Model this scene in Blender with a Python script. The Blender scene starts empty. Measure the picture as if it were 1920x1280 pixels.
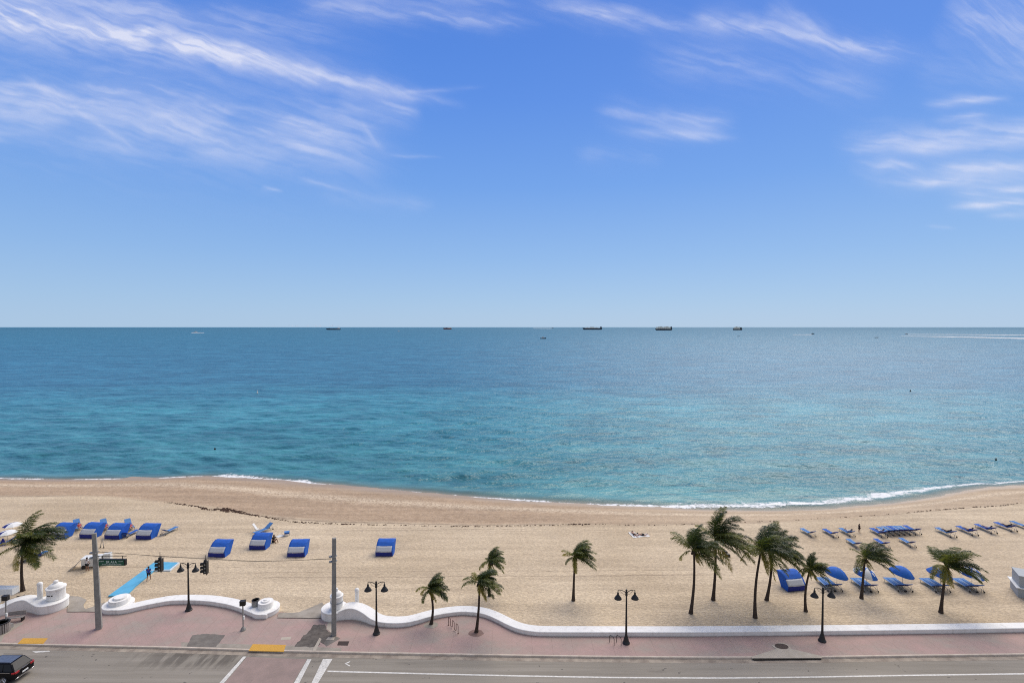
import bpy, math, random
import numpy as np
from mathutils import Vector, Matrix
random.seed(7); RNG = np.random.default_rng(11)
C = bpy.context.scene.collection
PI = math.pi
sc = bpy.context.scene

# ---------------------------------------------------------------- camera model (used to locate things on the ground)
H = 30.0; F = 960.0; TAN = 27.0 / 960.0; CP = 1 / math.sqrt(1 + TAN * TAN); SP = TAN * CP
def ray(px, py):
    dx = (px - 960) / F; dy = (640 - py) / F
    return dx, CP + dy * SP, -SP + dy * CP
def G(px, py, z=0.0):
    x, y, w = ray(px, py); t = (z - H) / w
    return Vector((x * t, y * t, z))
def VY(px, py, Y):
    x, y, w = ray(px, py); t = Y / y
    return Vector((x * t, Y, H + w * t))
cam_d = bpy.data.cameras.new('camera'); cam = bpy.data.objects.new('camera', cam_d); C.objects.link(cam)
cam.location = (0, 0, H); cam.rotation_euler = (PI / 2 - math.atan(TAN), 0, 0)
cam_d.lens = 18; cam_d.sensor_width = 36; cam_d.clip_end = 200000; cam_d.clip_start = .5
sc.camera = cam

# ---------------------------------------------------------------- materials
def lin(c):
    return tuple((v / 12.92 if v <= .04045 else ((v + .055) / 1.055) ** 2.4) for v in [k / 255 for k in c])
def new_mat(name):
    m = bpy.data.materials.new(name); m.use_nodes = True
    nt = m.node_tree; nt.nodes.clear()
    out = nt.nodes.new('ShaderNodeOutputMaterial'); b = nt.nodes.new('ShaderNodeBsdfPrincipled')
    nt.links.new(b.outputs[0], out.inputs[0])
    return m, nt, b, out
def nd(nt, typ, **kw):
    n = nt.nodes.new(typ)
    for k, v in kw.items():
        if k == 'ins':
            for i, val in v.items():
                if isinstance(val, bpy.types.NodeSocket): nt.links.new(val, n.inputs[i])
                else: n.inputs[i].default_value = val
        else: setattr(n, k, v)
    return n
def mth(nt, op, a, b=0.0, c=0.0, clamp=False):
    n = nt.nodes.new('ShaderNodeMath'); n.operation = op; n.use_clamp = clamp
    for i, v in enumerate((a, b, c)):
        if isinstance(v, bpy.types.NodeSocket): nt.links.new(v, n.inputs[i])
        else: n.inputs[i].default_value = v
    return n.outputs[0]
def mixc(nt, fac, a, b, mode='MIX'):
    n = nt.nodes.new('ShaderNodeMix'); n.data_type = 'RGBA'; n.blend_type = mode
    for s, v in ((n.inputs[0], fac), (n.inputs[6], a), (n.inputs[7], b)):
        if isinstance(v, bpy.types.NodeSocket): nt.links.new(v, s)
        elif isinstance(v, (tuple, list)): s.default_value = (*v[:3], 1)
        else: s.default_value = v
    return n.outputs[2]
def noise(nt, vec, scale, detail=4, rough=.55, dist=0.0):
    n = nd(nt, 'ShaderNodeTexNoise', ins={'Scale': scale, 'Detail': detail, 'Roughness': rough, 'Distortion': dist})
    if vec is not None: nt.links.new(vec, n.inputs['Vector'])
    return n.outputs[0]
def ramp(nt, fac, stops):
    n = nt.nodes.new('ShaderNodeValToRGB'); nt.links.new(fac, n.inputs[0])
    e = n.color_ramp.elements
    while len(e) < len(stops): e.new(.5)
    for k, (p, c) in zip(e, stops):
        k.position = p; k.color = (*c, 1) if isinstance(c, (tuple, list)) else (c, c, c, 1)
    return n.outputs[0]
def smooth(nt, v, a, b):
    n = nd(nt, 'ShaderNodeMapRange', interpolation_type='SMOOTHSTEP', ins={0: v, 1: a, 2: b, 3: 0.0, 4: 1.0})
    return n.outputs[0]
def simple(name, col, rough=.6, metal=0.0, var=.12, scale=6.0, bump=0.0, bscale=40.0, attr=None, subsurf=0):
    m, nt, b, out = new_mat(name)
    tc = nd(nt, 'ShaderNodeTexCoord').outputs['Object']
    n1 = noise(nt, tc, scale, 5)
    lo = tuple(v * (1 - var) for v in col); hi = tuple(min(1, v * (1 + var)) for v in col)
    c = ramp(nt, n1, [(.3, lo), (.7, hi)])
    nt.links.new(c, b.inputs['Base Color'])
    b.inputs['Roughness'].default_value = rough; b.inputs['Metallic'].default_value = metal
    if bump:
        bn = nd(nt, 'ShaderNodeBump', ins={'Strength': bump, 'Distance': .02, 'Height': noise(nt, tc, bscale, 3)})
        nt.links.new(bn.outputs[0], b.inputs['Normal'])
    return m
M = {}
M['stucco'] = simple('stucco', (.80, .80, .78), .8, var=.05, scale=1.3, bump=.2, bscale=30)
def _grime():
    m, nt, b, out = new_mat('stucco'); tc = nd(nt, 'ShaderNodeTexCoord').outputs['Object']; sp_ = nd(nt, 'ShaderNodeSeparateXYZ', ins={0: tc})
    c = ramp(nt, noise(nt, tc, 1.3, 5), [(.3, (.80, .785, .75)), (.7, (.87, .855, .82))])
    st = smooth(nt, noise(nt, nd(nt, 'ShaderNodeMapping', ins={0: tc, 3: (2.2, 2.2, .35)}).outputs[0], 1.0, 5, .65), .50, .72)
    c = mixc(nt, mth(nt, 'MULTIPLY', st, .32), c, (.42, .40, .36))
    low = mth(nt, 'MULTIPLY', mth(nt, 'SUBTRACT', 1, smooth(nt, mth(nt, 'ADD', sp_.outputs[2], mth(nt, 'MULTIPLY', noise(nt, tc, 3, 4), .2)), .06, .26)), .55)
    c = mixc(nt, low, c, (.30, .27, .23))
    nt.links.new(c, b.inputs['Base Color']); b.inputs['Roughness'].default_value = .85
    nt.links.new(nd(nt, 'ShaderNodeBump', ins={'Strength': .25, 'Distance': .01, 'Height': noise(nt, tc, 25, 3)}).outputs[0], b.inputs['Normal'])
    return m
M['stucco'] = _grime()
M['black_metal'] = simple('black_metal', (.012, .012, .013), .45, var=.2)
M['concrete_pole'] = simple('concrete_pole', (.27, .26, .24), .85, var=.2, scale=2.5, bump=.3)
M['galv'] = simple('galvanised', (.35, .35, .34), .5, .5)
M['rust'] = simple('rusty_steel', (.13, .065, .05), .7, .2)
M['fabric_blue'] = simple('fabric_blue', (.010, .10, .46), .85, var=.18, scale=3)
M['fabric_sky'] = simple('fabric_sky', (.075, .22, .50), .8, var=.15, scale=3)
M['fabric_navy'] = simple('fabric_navy', (.008, .018, .20), .8, var=.2, scale=3)
M['mesh_grey'] = simple('mesh_grey', (.50, .51, .53), .7, var=.07, scale=14)
M['towel_white'] = simple('towel_white', (.78, .78, .76), .9, var=.06, scale=8)
M['plastic_white'] = simple('plastic_white', (.74, .75, .73), .5, var=.05)
M['plastic_grey'] = simple('plastic_grey', (.33, .36, .38), .6, var=.08)
M['mat_aqua'] = simple('mat_aqua', (.10, .40, .62), .85, var=.12, scale=1.2, bump=.3)
M['mat_edge'] = simple('mat_edge', (.6, .68, .72), .8)
M['yellow'] = simple('tactile_yellow', (.60, .33, .045), .75, var=.12, scale=9, bump=.5, bscale=60)
M['paint'] = simple('road_paint', (.62, .60, .55), .7, var=.22, scale=5)
M['sign_green'] = simple('sign_green', (.004, .085, .045), .4, var=.1)
M['sign_white'] = simple('sign_white', (.8, .85, .8), .5, var=.03)
M['dark'] = simple('dark_plastic', (.012, .01, .009), .55, var=.3)
M['lens'] = simple('signal_lens', (.05, .05, .05), .25)
M['skin'] = simple('skin', (.42, .22, .14), .55, var=.1)
M['skin_tan'] = simple('skin_tan', (.25, .12, .07), .55, var=.1)
M['hair'] = simple('hair_dark', (.012, .009, .007), .6)
M['cloth_white'] = simple('cloth_white', (.72, .72, .74), .85)
M['cloth_black'] = simple('cloth_black', (.012, .012, .014), .85)
M['cloth_blue'] = simple('cloth_blue', (.012, .05, .33), .85)
M['cloth_red'] = simple('cloth_red', (.45, .07, .06), .85)
M['trunk'] = None
M['brick_red'] = simple('paver_red', (.20, .125, .105), .85, var=.2, scale=2, bump=.3)
M['cast_iron'] = simple('cast_iron', (.05, .032, .026), .7, .3)
M['cabinet'] = simple('cabinet_grey', (.30, .27, .25), .7, var=.15)
M['seaweed'] = simple('seaweed', (.07, .035, .022), .95, var=.5, scale=5)

# ---------------------------------------------------------------- mesh builder
class MB:
    def __init__(s): s.v = []; s.f = []; s.a = []
    def add(s, vs, fs, att=0.0):
        o = len(s.v); s.v.extend([tuple(p) for p in vs]); s.f.extend([tuple(i + o for i in f) for f in fs]); s.a.extend([att] * len(vs))
    def box(s, c, size, rot=None, taper=1.0):
        x, y, z = [k / 2 for k in size]; c = Vector(c); vs = []
        for dz in (-1, 1):
            k = taper if dz > 0 else 1
            for dx, dy in ((-1, -1), (1, -1), (1, 1), (-1, 1)):
                p = Vector((dx * x * k, dy * y * k, dz * z))
                vs.append(c + (rot @ p if rot else p))
        s.add(vs, [(3, 2, 1, 0), (4, 5, 6, 7), (0, 1, 5, 4), (1, 2, 6, 5), (2, 3, 7, 6), (3, 0, 4, 7)])
    def tube(s, pts, r, n=8, cap=True, att=0.0):
        pts = [Vector(p) for p in pts]
        if not isinstance(r, (list, tuple)): r = [r] * len(pts)
        vs = []; fs = []; up = None
        for i, p in enumerate(pts):
            d = (pts[min(i + 1, len(pts) - 1)] - pts[max(i - 1, 0)]).normalized()
            if up is None:
                up = Vector((0, 0, 1)) if abs(d.z) < .9 else Vector((1, 0, 0))
            a = d.cross(up).normalized(); b = a.cross(d).normalized(); up = b
            for k in range(n):
                t = 2 * PI * k / n; vs.append(p + (a * math.cos(t) + b * math.sin(t)) * r[i])
        for i in range(len(pts) - 1):
            for k in range(n):
                k2 = (k + 1) % n; fs.append((i * n + k, i * n + k2, (i + 1) * n + k2, (i + 1) * n + k))
        if cap: fs.append(tuple(range(n - 1, -1, -1))); fs.append(tuple((len(pts) - 1) * n + k for k in range(n)))
        s.add(vs, fs, att)
    def lathe(s, c, prof, n=24, sx=1, sy=1):
        c = Vector(c); vs = []; fs = []
        for r, z in prof:
            for k in range(n):
                t = 2 * PI * k / n; vs.append(c + Vector((r * sx * math.cos(t), r * sy * math.sin(t), z)))
        m = len(prof)
        for i in range(m - 1):
            for k in range(n):
                k2 = (k + 1) % n; fs.append((i * n + k, i * n + k2, (i + 1) * n + k2, (i + 1) * n + k))
        fs.append(tuple(range(n - 1, -1, -1))); fs.append(tuple((m - 1) * n + k for k in range(n)))
        s.add(vs, fs)
    def prism(s, poly, z0, z1):
        n = len(poly); vs = [(p[0], p[1], z0) for p in poly] + [(p[0], p[1], z1) for p in poly]
        ar = sum(poly[i][0] * poly[(i + 1) % n][1] - poly[(i + 1) % n][0] * poly[i][1] for i in range(n))
        idx = list(range(n))
        if ar < 0: idx.reverse()
        fs = [tuple(reversed(idx)), tuple(i + n for i in idx)]
        for i in range(n):
            a, b = idx[i], idx[(i + 1) % n]; fs.append((a, b, b + n, a + n))
        s.add(vs, fs)
    def extr(s, prof, x0, x1):       # profile in (y,z), extruded along x
        n = len(prof); vs = [(x0, p[0], p[1]) for p in prof] + [(x1, p[0], p[1]) for p in prof]
        fs = [tuple(range(n)), tuple(range(2 * n - 1, n - 1, -1))] + [(i, i + n, (i + 1) % n + n, (i + 1) % n) for i in range(n)]
        s.add(vs, fs)
    def build(s, name, mat, parent=None, smooth_=False, bevel=0.0, loc=None, attr=None):
        me = bpy.data.meshes.new(name); me.from_pydata(s.v, [], s.f); me.update()
        if attr:
            a = me.attributes.new(attr, 'FLOAT', 'POINT'); a.data.foreach_set('value', s.a)
        me.materials.append(M[mat] if isinstance(mat, str) else mat)
        o = bpy.data.objects.new(name, me); C.objects.link(o)
        if parent is not None: o.parent = parent
        if loc is not None: o.location = loc
        if smooth_:
            me.shade_smooth()
            try: me.set_sharp_from_angle(angle=math.radians(40))
            except Exception: pass
        if bevel:
            b = o.modifiers.new('bevel', 'BEVEL'); b.width = bevel; b.segments = 2; b.limit_method = 'ANGLE'
        return o
def tag(o, label=None, cat=None, group=None, kind=None):
    if label: o['label'] = label
    if cat: o['category'] = cat
    if group: o['group'] = group
    if kind: o['kind'] = kind
    return o
def thing(name, loc, rz=0, label=None, cat=None, group=None):
    o = bpy.data.objects.new(name, None); C.objects.link(o); o.empty_display_size = .2
    o.location = loc; o.rotation_euler = (0, 0, rz)
    return tag(o, label, cat, group)
def copy_tree(o, parent=None):
    c = o.copy(); C.objects.link(c); c.parent = parent
    for ch in [k for k in ALLCH.get(o.name, [])]:
        copy_tree(ch, c)
    return c
ALLCH = {}
def index_children():
    ALLCH.clear()
    for o in bpy.data.objects:
        if o.parent: ALLCH.setdefault(o.parent.name, []).append(o)
def dup(o, loc, rz, label):
    c = copy_tree(o); c.location = loc; c.rotation_euler = (0, 0, rz); c['label'] = label
    return c
def grid_mesh(name, X, Y, Z, attrs, mat):
    nr, nc = X.shape
    me = bpy.data.meshes.new(name)
    me.vertices.add(nr * nc)
    co = np.stack([X, Y, Z], -1).reshape(-1).astype(np.float32); me.vertices.foreach_set('co', co)
    i = np.arange(nr * nc).reshape(nr, nc)
    q = np.stack([i[:-1, :-1], i[:-1, 1:], i[1:, 1:], i[1:, :-1]], -1).reshape(-1)
    nf = (nr - 1) * (nc - 1)
    me.loops.add(nf * 4); me.loops.foreach_set('vertex_index', q.astype(np.int32))
    me.polygons.add(nf); me.polygons.foreach_set('loop_start', np.arange(0, nf * 4, 4, dtype=np.int32))
    me.update(calc_edges=True)
    me.polygons.foreach_set('use_smooth', np.ones(nf, dtype=bool))
    for k, v in attrs.items():
        a = me.attributes.new(k, 'FLOAT', 'POINT'); a.data.foreach_set('value', v.reshape(-1).astype(np.float32))
    me.materials.append(mat)
    o = bpy.data.objects.new(name, me); C.objects.link(o)
    return o
def vnoise(x, y, seed=0):
    def h(i, j):
        n = (i.astype(np.int64) * 374761393 + j.astype(np.int64) * 668265263 + seed * 974634777) & 0xffffffff
        n = ((n ^ (n >> 13)) * 1274126177) & 0xffffffff
        return ((n ^ (n >> 16)) & 0xffff) / 65535.0
    xi = np.floor(x); yi = np.floor(y); fx = x - xi; fy = y - yi
    fx = fx * fx * (3 - 2 * fx); fy = fy * fy * (3 - 2 * fy)
    a = h(xi, yi); b = h(xi + 1, yi); c = h(xi, yi + 1); d = h(xi + 1, yi + 1)
    return (a * (1 - fx) + b * fx) * (1 - fy) + (c * (1 - fx) + d * fx) * fy
def fbm(x, y, seed=0, o=4):
    s = 0; a = .5
    for k in range(o): s = s + a * vnoise(x * 2 ** k, y * 2 ** k, seed + k); a *= .5
    return s

# ---------------------------------------------------------------- key lines of the place
ZW = -1.2
SHORE = [(-60, 898), (0, 898), (100, 900), (200, 899), (300, 897), (380, 893), (470, 897), (560, 905), (620, 909), (700, 917), (760, 921), (850, 930), (950, 938), (1050, 944), (1150, 949), (1250, 953), (1350, 957), (1450, 957.5), (1520, 956), (1600, 951), (1650, 947), (1700, 941), (1750, 934), (1800, 922), (1850, 915), (1920, 911), (2000, 906)]
BERM = [(-60, 929), (0, 930), (200, 931), (300, 943), (400, 953), (450, 963), (520, 972), (600, 978), (740, 982), (900, 985), (1050, 983), (1200, 985), (1400, 982), (1600, 972), (1750, 958), (1920, 944), (2000, 938)]
shw = [G(x, y, ZW) for x, y in SHORE]; bew = [G(x, y, 0) for x, y in BERM]
sx = np.array([p.x for p in shw]); sy = np.array([p.y for p in shw]); bx = np.array([p.x for p in bew]); by = np.array([p.y for p in bew])
def smooth_interp(X, xs, ys):
    xf = np.arange(xs[0], xs[-1], .5); yf = np.interp(xf, xs, ys)
    k = np.exp(-np.linspace(-2, 2, 13) ** 2); k /= k.sum()
    yf = np.convolve(np.pad(yf, 6, mode='edge'), k, 'valid')
    return np.interp(X, xf, yf)
def Ysh(X): return smooth_interp(X, sx, sy) + .5 * (fbm(X / 5, X * 0 + .5, 3) - .5)
def Ybe(X): return smooth_interp(X, bx, by)

WALL1 = [(-160, 1172, .85), (-60, 1163, .85), (0, 1155, .85), (17, 1150, 1.05), (30, 1147.5, 1.2), (42, 1146.3, 1.27), (50, 1146.8, 1.2), (60, 1149.3, .98), (70, 1151.5, .9), (84, 1151, .9)]
WALL2 = [(205, 1151, .48), (222, 1151.5, .48), (240, 1149, .47), (265, 1143, .46), (300, 1136, .46), (320, 1133, .46), (354, 1132.2, .46), (385, 1133.5, .46), (405, 1136, .46), (430, 1140.8, .46), (455, 1149, .46), (470, 1155.5, .47), (485, 1159.5, .48), (500, 1160, .48)]
WALL3 = [(632, 1163, .85), (643, 1162, 1.08), (655, 1161.3, 1.2), (668, 1162, 1.12), (682, 1165.5, .88), (695, 1170.5, .62), (712, 1174.3, .5), (735, 1176, .48), (760, 1174.8, .47), (780, 1170.5, .45), (810, 1161.5, .42), (840, 1155.3, .4), (870, 1152.8, .4), (900, 1155.5, .4), (918, 1161, .4), (935, 1169, .4), (950, 1177, .42), (965, 1183.5, .43), (980, 1188, .44), (1000, 1191, .44), (1030, 1192.3, .44), (1160, 1192.6, .44), (1300, 1192.6, .44), (1400, 1191.6, .44), (1500, 1190.6, .44), (1640, 1189, .44), (1800, 1186.7, .44), (1920, 1184.7, .44), (2150, 1181, .44)]
BACK = [(-200, 1166), (-60, 1150), (0, 1142), (45, 1139), (90, 1139), (128, 1143.5), (190, 1143.5), (260, 1136), (330, 1126), (400, 1129), (450, 1140), (480, 1147), (523, 1150), (603, 1153), (640, 1153), (700, 1163), (760, 1168), (800, 1157), (870, 1146), (900, 1149), (930, 1160), (960, 1175), (1000, 1184), (1160, 1186), (1400, 1185), (1920, 1178.5), (2200, 1175)]
baw = [G(x, y, 0) for x, y in BACK]; kx = np.array([p.x for p in baw]); ky = np.array([p.y for p in baw])
def Yback(X): return np.interp(X, kx, ky)
CURB = [(-220, 1203), (-60, 1204), (0, 1206), (90, 1208.5), (170, 1210), (340, 1213.7), (500, 1219), (660, 1222.7), (800, 1225.3), (960, 1228.2), (1100, 1230.2), (1250, 1231.6), (1400, 1232), (1540, 1231), (1700, 1228.6), (1920, 1226), (2150, 1223)]
cuw = [G(x, y, 0) for x, y in CURB]
def Ycurb(X): return np.interp(X, [p.x for p in cuw], [p.y for p in cuw])

# ---------------------------------------------------------------- sand
def sand_z(X, Y, detail=True):
    ys = Ysh(X); yb = np.minimum(Ybe(X), ys - 3)
    t = (Y - yb) / (ys - yb)
    z = np.where(t < 0, 0.0, np.where(t < 1, ZW * (t ** 1.15 if np.isscalar(t) else np.clip(t, 0, 1) ** 1.15), ZW - np.clip((Y - ys) * .09, 0, 6)))
    d = Y - Yback(X)
    edge = np.clip((d + .35 - .5 * (fbm(X * .7, Y * .7, 9) - .45)) / .6, 0, 1)
    z = z + (edge - 1) * .5 + .05 * np.clip(d / 3, 0, 1)
    if detail:
        damp = np.clip((ys - Y) / 4, .1, 1) * edge
        z = z + damp * (.10 * (fbm(X * 1.1, Y * 1.1, 5) - .47) + .12 * (fbm(X / 6, Y / 6, 6) - .47))
    return z
def sz(x, y): return float(sand_z(np.array([x]), np.array([y]))[0])
gx = np.concatenate([-np.geomspace(4000, 125, 26)[:-1], np.arange(-125, 125, .34), np.geomspace(125, 4000, 26)])
gy = np.concatenate([np.arange(48.5, 70, .26), np.arange(70, 112, .34), np.geomspace(112, 400, 20)])
X, Y = np.meshgrid(gx, gy)
Z = sand_z(X, Y)
ysx = Ysh(X); ybx = Ybe(X); tt = (Y - ybx) / (ysx - ybx)
zone = np.clip(tt * 1.0, -1, 1.5)
m, nt, b, out = new_mat('sand')
tc = nd(nt, 'ShaderNodeNewGeometry').outputs['Position']
zn = nd(nt, 'ShaderNodeAttribute', attribute_name='zone').outputs['Fac']
sd = nd(nt, 'ShaderNodeAttribute', attribute_name='sdist').outputs['Fac']
n_big = noise(nt, tc, .05, 4); n_mid = noise(nt, tc, .9, 4, .6)
mp = nd(nt, 'ShaderNodeMapping', ins={0: tc, 3: (1, 2.0, 1)}).outputs[0]
n_foot = noise(nt, mp, 2.6, 3, .65, .6)
n_fine = noise(nt, tc, 7, 3, .7)
zj = mth(nt, 'ADD', zn, mth(nt, 'MULTIPLY', mth(nt, 'SUBTRACT', n_mid, .5), .10))
dry = ramp(nt, n_big, [(.35, (.53, .42, .285)), (.65, (.63, .515, .365))])
warm = ramp(nt, n_mid, [(.3, (.37, .262, .17)), (.7, (.48, .355, .24))])
xw = nd(nt, 'ShaderNodeSeparateXYZ', ins={0: tc}).outputs[0]
col = mixc(nt, mth(nt, 'MULTIPLY', smooth(nt, zj, -.02, .08), mth(nt, 'MULTIPLY_ADD', smooth(nt, xw, -2, 34), -.5, 1.0)), dry, warm)
trk = mth(nt, 'SUBTRACT', 1, mth(nt, 'MULTIPLY', mth(nt, 'ABSOLUTE', mth(nt, 'SUBTRACT', zj, .60)), 7), clamp=True)
col = mixc(nt, mth(nt, 'MULTIPLY', trk, mth(nt, 'MULTIPLY', smooth(nt, n_foot, .40, .55), 1.0)), col, (.68, .56, .41))
wet = smooth(nt, sd, -3.2, -.8)
wet = mth(nt, 'MULTIPLY', smooth(nt, zj, .78, .98), 1.0)
col = mixc(nt, wet, col, (.36, .265, .175))
# fine dents, tracks and specks
sp = smooth(nt, n_foot, .36, .66)
col = mixc(nt, mth(nt, 'MULTIPLY', mth(nt, 'SUBTRACT', 1, wet), .27), col, mixc(nt, sp, (.45, .42, .40), (1.6, 1.58, 1.52)), 'MULTIPLY')
rk = noise(nt, nd(nt, 'ShaderNodeMapping', ins={0: tc, 2: (0, 0, .02), 3: (.05, .8, 1)}).outputs[0], .7, 5, .6)
col = mixc(nt, .5, col, mixc(nt, smooth(nt, rk, .34, .66), (.77, .75, .73), (1.16, 1.16, 1.15)), 'MULTIPLY')
tp_ = smooth(nt, noise(nt, tc, .16, 5, .65, .5), .56, .70)
col = mixc(nt, mth(nt, 'MULTIPLY', tp_, mth(nt, 'MULTIPLY', smooth(nt, n_foot, .42, .58), .32)), col, (.26, .20, .15))
col = mixc(nt, .17, col, mixc(nt, smooth(nt, n_fine, .3, .7), (.5, .48, .46), (1.5, 1.5, 1.48)), 'MULTIPLY')
sep = nd(nt, 'ShaderNodeSeparateXYZ', ins={0: tc})
lines = None
for c0, m0, w, x0, x1 in ((60.6, .012, .09, -40, 30), (61.9, .012, .07, -40, 30), (62.7, -.004, .07, -60, -20), (74.9, -.02, .10, -30, 20), (74.2, -.02, .07, -60, 20), (60.0, .05, .05, 0, 60)):
    dY = mth(nt, 'SUBTRACT', sep.outputs[1], mth(nt, 'ADD', mth(nt, 'MULTIPLY_ADD', sep.outputs[0], m0, c0), mth(nt, 'MULTIPLY', n_mid, .5)))
    l = mth(nt, 'SUBTRACT', 1, mth(nt, 'DIVIDE', mth(nt, 'ABSOLUTE', dY), w), clamp=True)
    l = mth(nt, 'MULTIPLY', l, mth(nt, 'MULTIPLY', smooth(nt, sep.outputs[0], x0, x0 + 8), mth(nt, 'SUBTRACT', 1, smooth(nt, sep.outputs[0], x1 - 8, x1))))
    lines = l if lines is None else mth(nt, 'MAXIMUM', lines, l)
bl = mth(nt, 'SUBTRACT', 1, mth(nt, 'MULTIPLY', mth(nt, 'ABSOLUTE', mth(nt, 'SUBTRACT', zn, mth(nt, 'MULTIPLY_ADD', n_mid, .06, -.02))), 55), clamp=True)
lines = mth(nt, 'MAXIMUM', lines, mth(nt, 'MULTIPLY', bl, smooth(nt, n_big, .40, .55)))
col = mixc(nt, mth(nt, 'MULTIPLY', lines, .8), col, (.22, .155, .105))
nt.links.new(col, b.inputs['Base Color'])
nt.links.new(mth(nt, 'SUBTRACT', .95, mth(nt, 'MULTIPLY', wet, .45)), b.inputs['Roughness'])
hgt = mth(nt, 'ADD', mth(nt, 'MULTIPLY', n_foot, 1.0), mth(nt, 'MULTIPLY', n_fine, .35))
bp = nd(nt, 'ShaderNodeBump', ins={'Distance': .16, 'Height': hgt, 'Strength': mth(nt, 'SUBTRACT', .75, mth(nt, 'MULTIPLY', wet, .68))})
nt.links.new(bp.outputs[0], b.inputs['Normal'])
M['sand'] = m
tag(grid_mesh('beach_sand', X, Y, Z, {'zone': zone, 'sdist': Y - ysx}, m), kind='structure')

# ---------------------------------------------------------------- sea
a_in = np.arange(-1.2, 1.2001, .0032)
aa = np.concatenate([-np.geomspace(9, 1.2, 22)[:-1], a_in, np.geomspace(1.2, 9, 22)[1:]])
s_ = [-.8]
while s_[-1] < 8: s_.append(s_[-1] + .3)
while s_[-1] < 200: s_.append(s_[-1] + (88 + s_[-1]) * .0052)
while s_[-1] < 90000: s_.append(s_[-1] + (88 + s_[-1]) * .016)
s_ = np.array(s_)
A, S = np.meshgrid(aa, s_)
X = A * (88 + S)
Xc = np.clip(X, -110, 110)
fade = np.exp(-np.clip(S, 0, None) / 60)
Y = (Ysh(Xc) * fade + 88 * (1 - fade)) + S
SD = S
dep = np.clip(SD / 10, 0, 1)
rr = np.random.default_rng(5)
Z = np.full_like(X, ZW)
wf = np.clip((330 - Y) / 200, 0, 1)
for k in range(46):
    lam = 2.2 * (7 ** rr.random()); th = math.radians(-100 + rr.normal() * 27); ph = rr.random() * 6.28
    kk = 2 * PI / lam; am = .0056 * lam ** .85
    env = .4 + 1.2 * vnoise(X / (lam * 5) + k * 7.1, Y / (lam * 4), k)
    Z += wf * (.15 + .85 * dep) * am * env * np.sin(kk * (X * math.cos(th) + Y * math.sin(th)) + ph)
Z[S < .3] += 0.0
px_of = lambda X_, Y_: 960 + F * X_ / Y_
PXs = np.clip(960 + F * Xc / np.maximum(Ysh(Xc), 1), -200, 2100)
FK = [(-200, .3, .5), (0, .4, .8), (80, .4, .8), (110, .3, .15), (190, .4, .8), (330, .4, .8), (390, .4, .7), (410, 1.0, 2.6), (560, .7, 2.1), (590, .35, .5), (640, .3, .2), (690, .3, .5), (740, .3, .35), (780, .3, .2), (830, .4, 1.0), (880, .4, .5), (940, .4, .9), (1100, .5, 1.0), (1180, .6, 1.3), (1250, 1.2, 2.0), (1330, 1.9, 2.8), (1420, 2.8, 3.0), (1520, 3.2, 2.4), (1620, 3.6, 2.4), (1680, 4.4, 2.4), (1760, 4.6, 2.2), (1830, 3.6, 1.6), (1920, 3.4, 1.1), (2100, 3, 1)]
fx = [k[0] for k in FK]
FO = np.interp(PXs, fx, [k[1] for k in FK]); FW = np.interp(PXs, fx, [k[2] for k in FK]) * np.interp(PXs, [0, 900, 1300], [1.6, 1.4, .9])
m, nt, b, out = new_mat('sea_water')
tc = nd(nt, 'ShaderNodeNewGeometry').outputs['Position']
sep = nd(nt, 'ShaderNodeSeparateXYZ', ins={0: tc})
at = lambda n: nd(nt, 'ShaderNodeAttribute', attribute_name=n).outputs['Fac']
SDn, FOn, FWn = at('sdist'), at('foam_offset'), at('foam_width')
mpb = nd(nt, 'ShaderNodeMapping', ins={0: tc, 3: (.55, 1, 1), 2: (0, 0, math.radians(8))}).outputs[0]
mpw = nd(nt, 'ShaderNodeMapping', ins={0: tc, 3: (.35, 1, 1)}).outputs[0]
nb = noise(nt, mpw, .012, 3, .6); nm = noise(nt, mpb, .07, 4, .6); ns = noise(nt, mpb, .45, 3, .6)
lg = mth(nt, 'LOGARITHM', mth(nt, 'ADD', sep.outputs[1], mth(nt, 'MULTIPLY', mth(nt, 'SUBTRACT', nb, .5), mth(nt, 'MULTIPLY', sep.outputs[1], .55))), 10.0)
t = nd(nt, 'ShaderNodeMapRange', ins={0: lg, 1: 1.9, 2: 3.9, 3: 0.0, 4: 1.0}).outputs[0]
WCOL = [(.0, (.115, .290, .290)), (.055, (.056, .210, .245)), (.13, (.048, .212, .268)), (.20, (.050, .232, .305)), (.27, (.032, .160, .252)), (.36, (.034, .165, .265)), (.6, (.046, .180, .280)), (1.0, (.062, .185, .28))]
col = ramp(nt, t, WCOL)
col = mixc(nt, .5, col, mixc(nt, smooth(nt, nm, .34, .66), (.62, .66, .70), (1.4, 1.36, 1.3)), 'MULTIPLY')
wl_ = smooth(nt, noise(nt, nd(nt, 'ShaderNodeMapping', ins={0: tc, 2: (0, 0, math.radians(14)), 3: (.42, 1.25, 1)}).outputs[0], .34, 3, .6, .4), .36, .62)
wr_ = smooth(nt, noise(nt, nd(nt, 'ShaderNodeMapping', ins={0: tc, 2: (0, 0, math.radians(52)), 3: (.30, 1.35, 1)}).outputs[0], .40, 3, .6, .3), .34, .50)
rgt = smooth(nt, mth(nt, 'DIVIDE', sep.outputs[0], sep.outputs[1]), -.25, .35)
wl_ = mth(nt, 'ADD', mth(nt, 'MULTIPLY', wl_, mth(nt, 'SUBTRACT', 1, rgt)), mth(nt, 'MULTIPLY', wr_, rgt))
col = mixc(nt, mth(nt, 'MULTIPLY_ADD', t, -.25, .66), col, mixc(nt, wl_, (.52, .62, .70), (1.30, 1.25, 1.20)), 'MULTIPLY')
fl_ = smooth(nt, noise(nt, nd(nt, 'ShaderNodeMapping', ins={0: tc, 3: (.3, 1, 1)}).outputs[0], .03, 4, .65), .36, .64)
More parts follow.
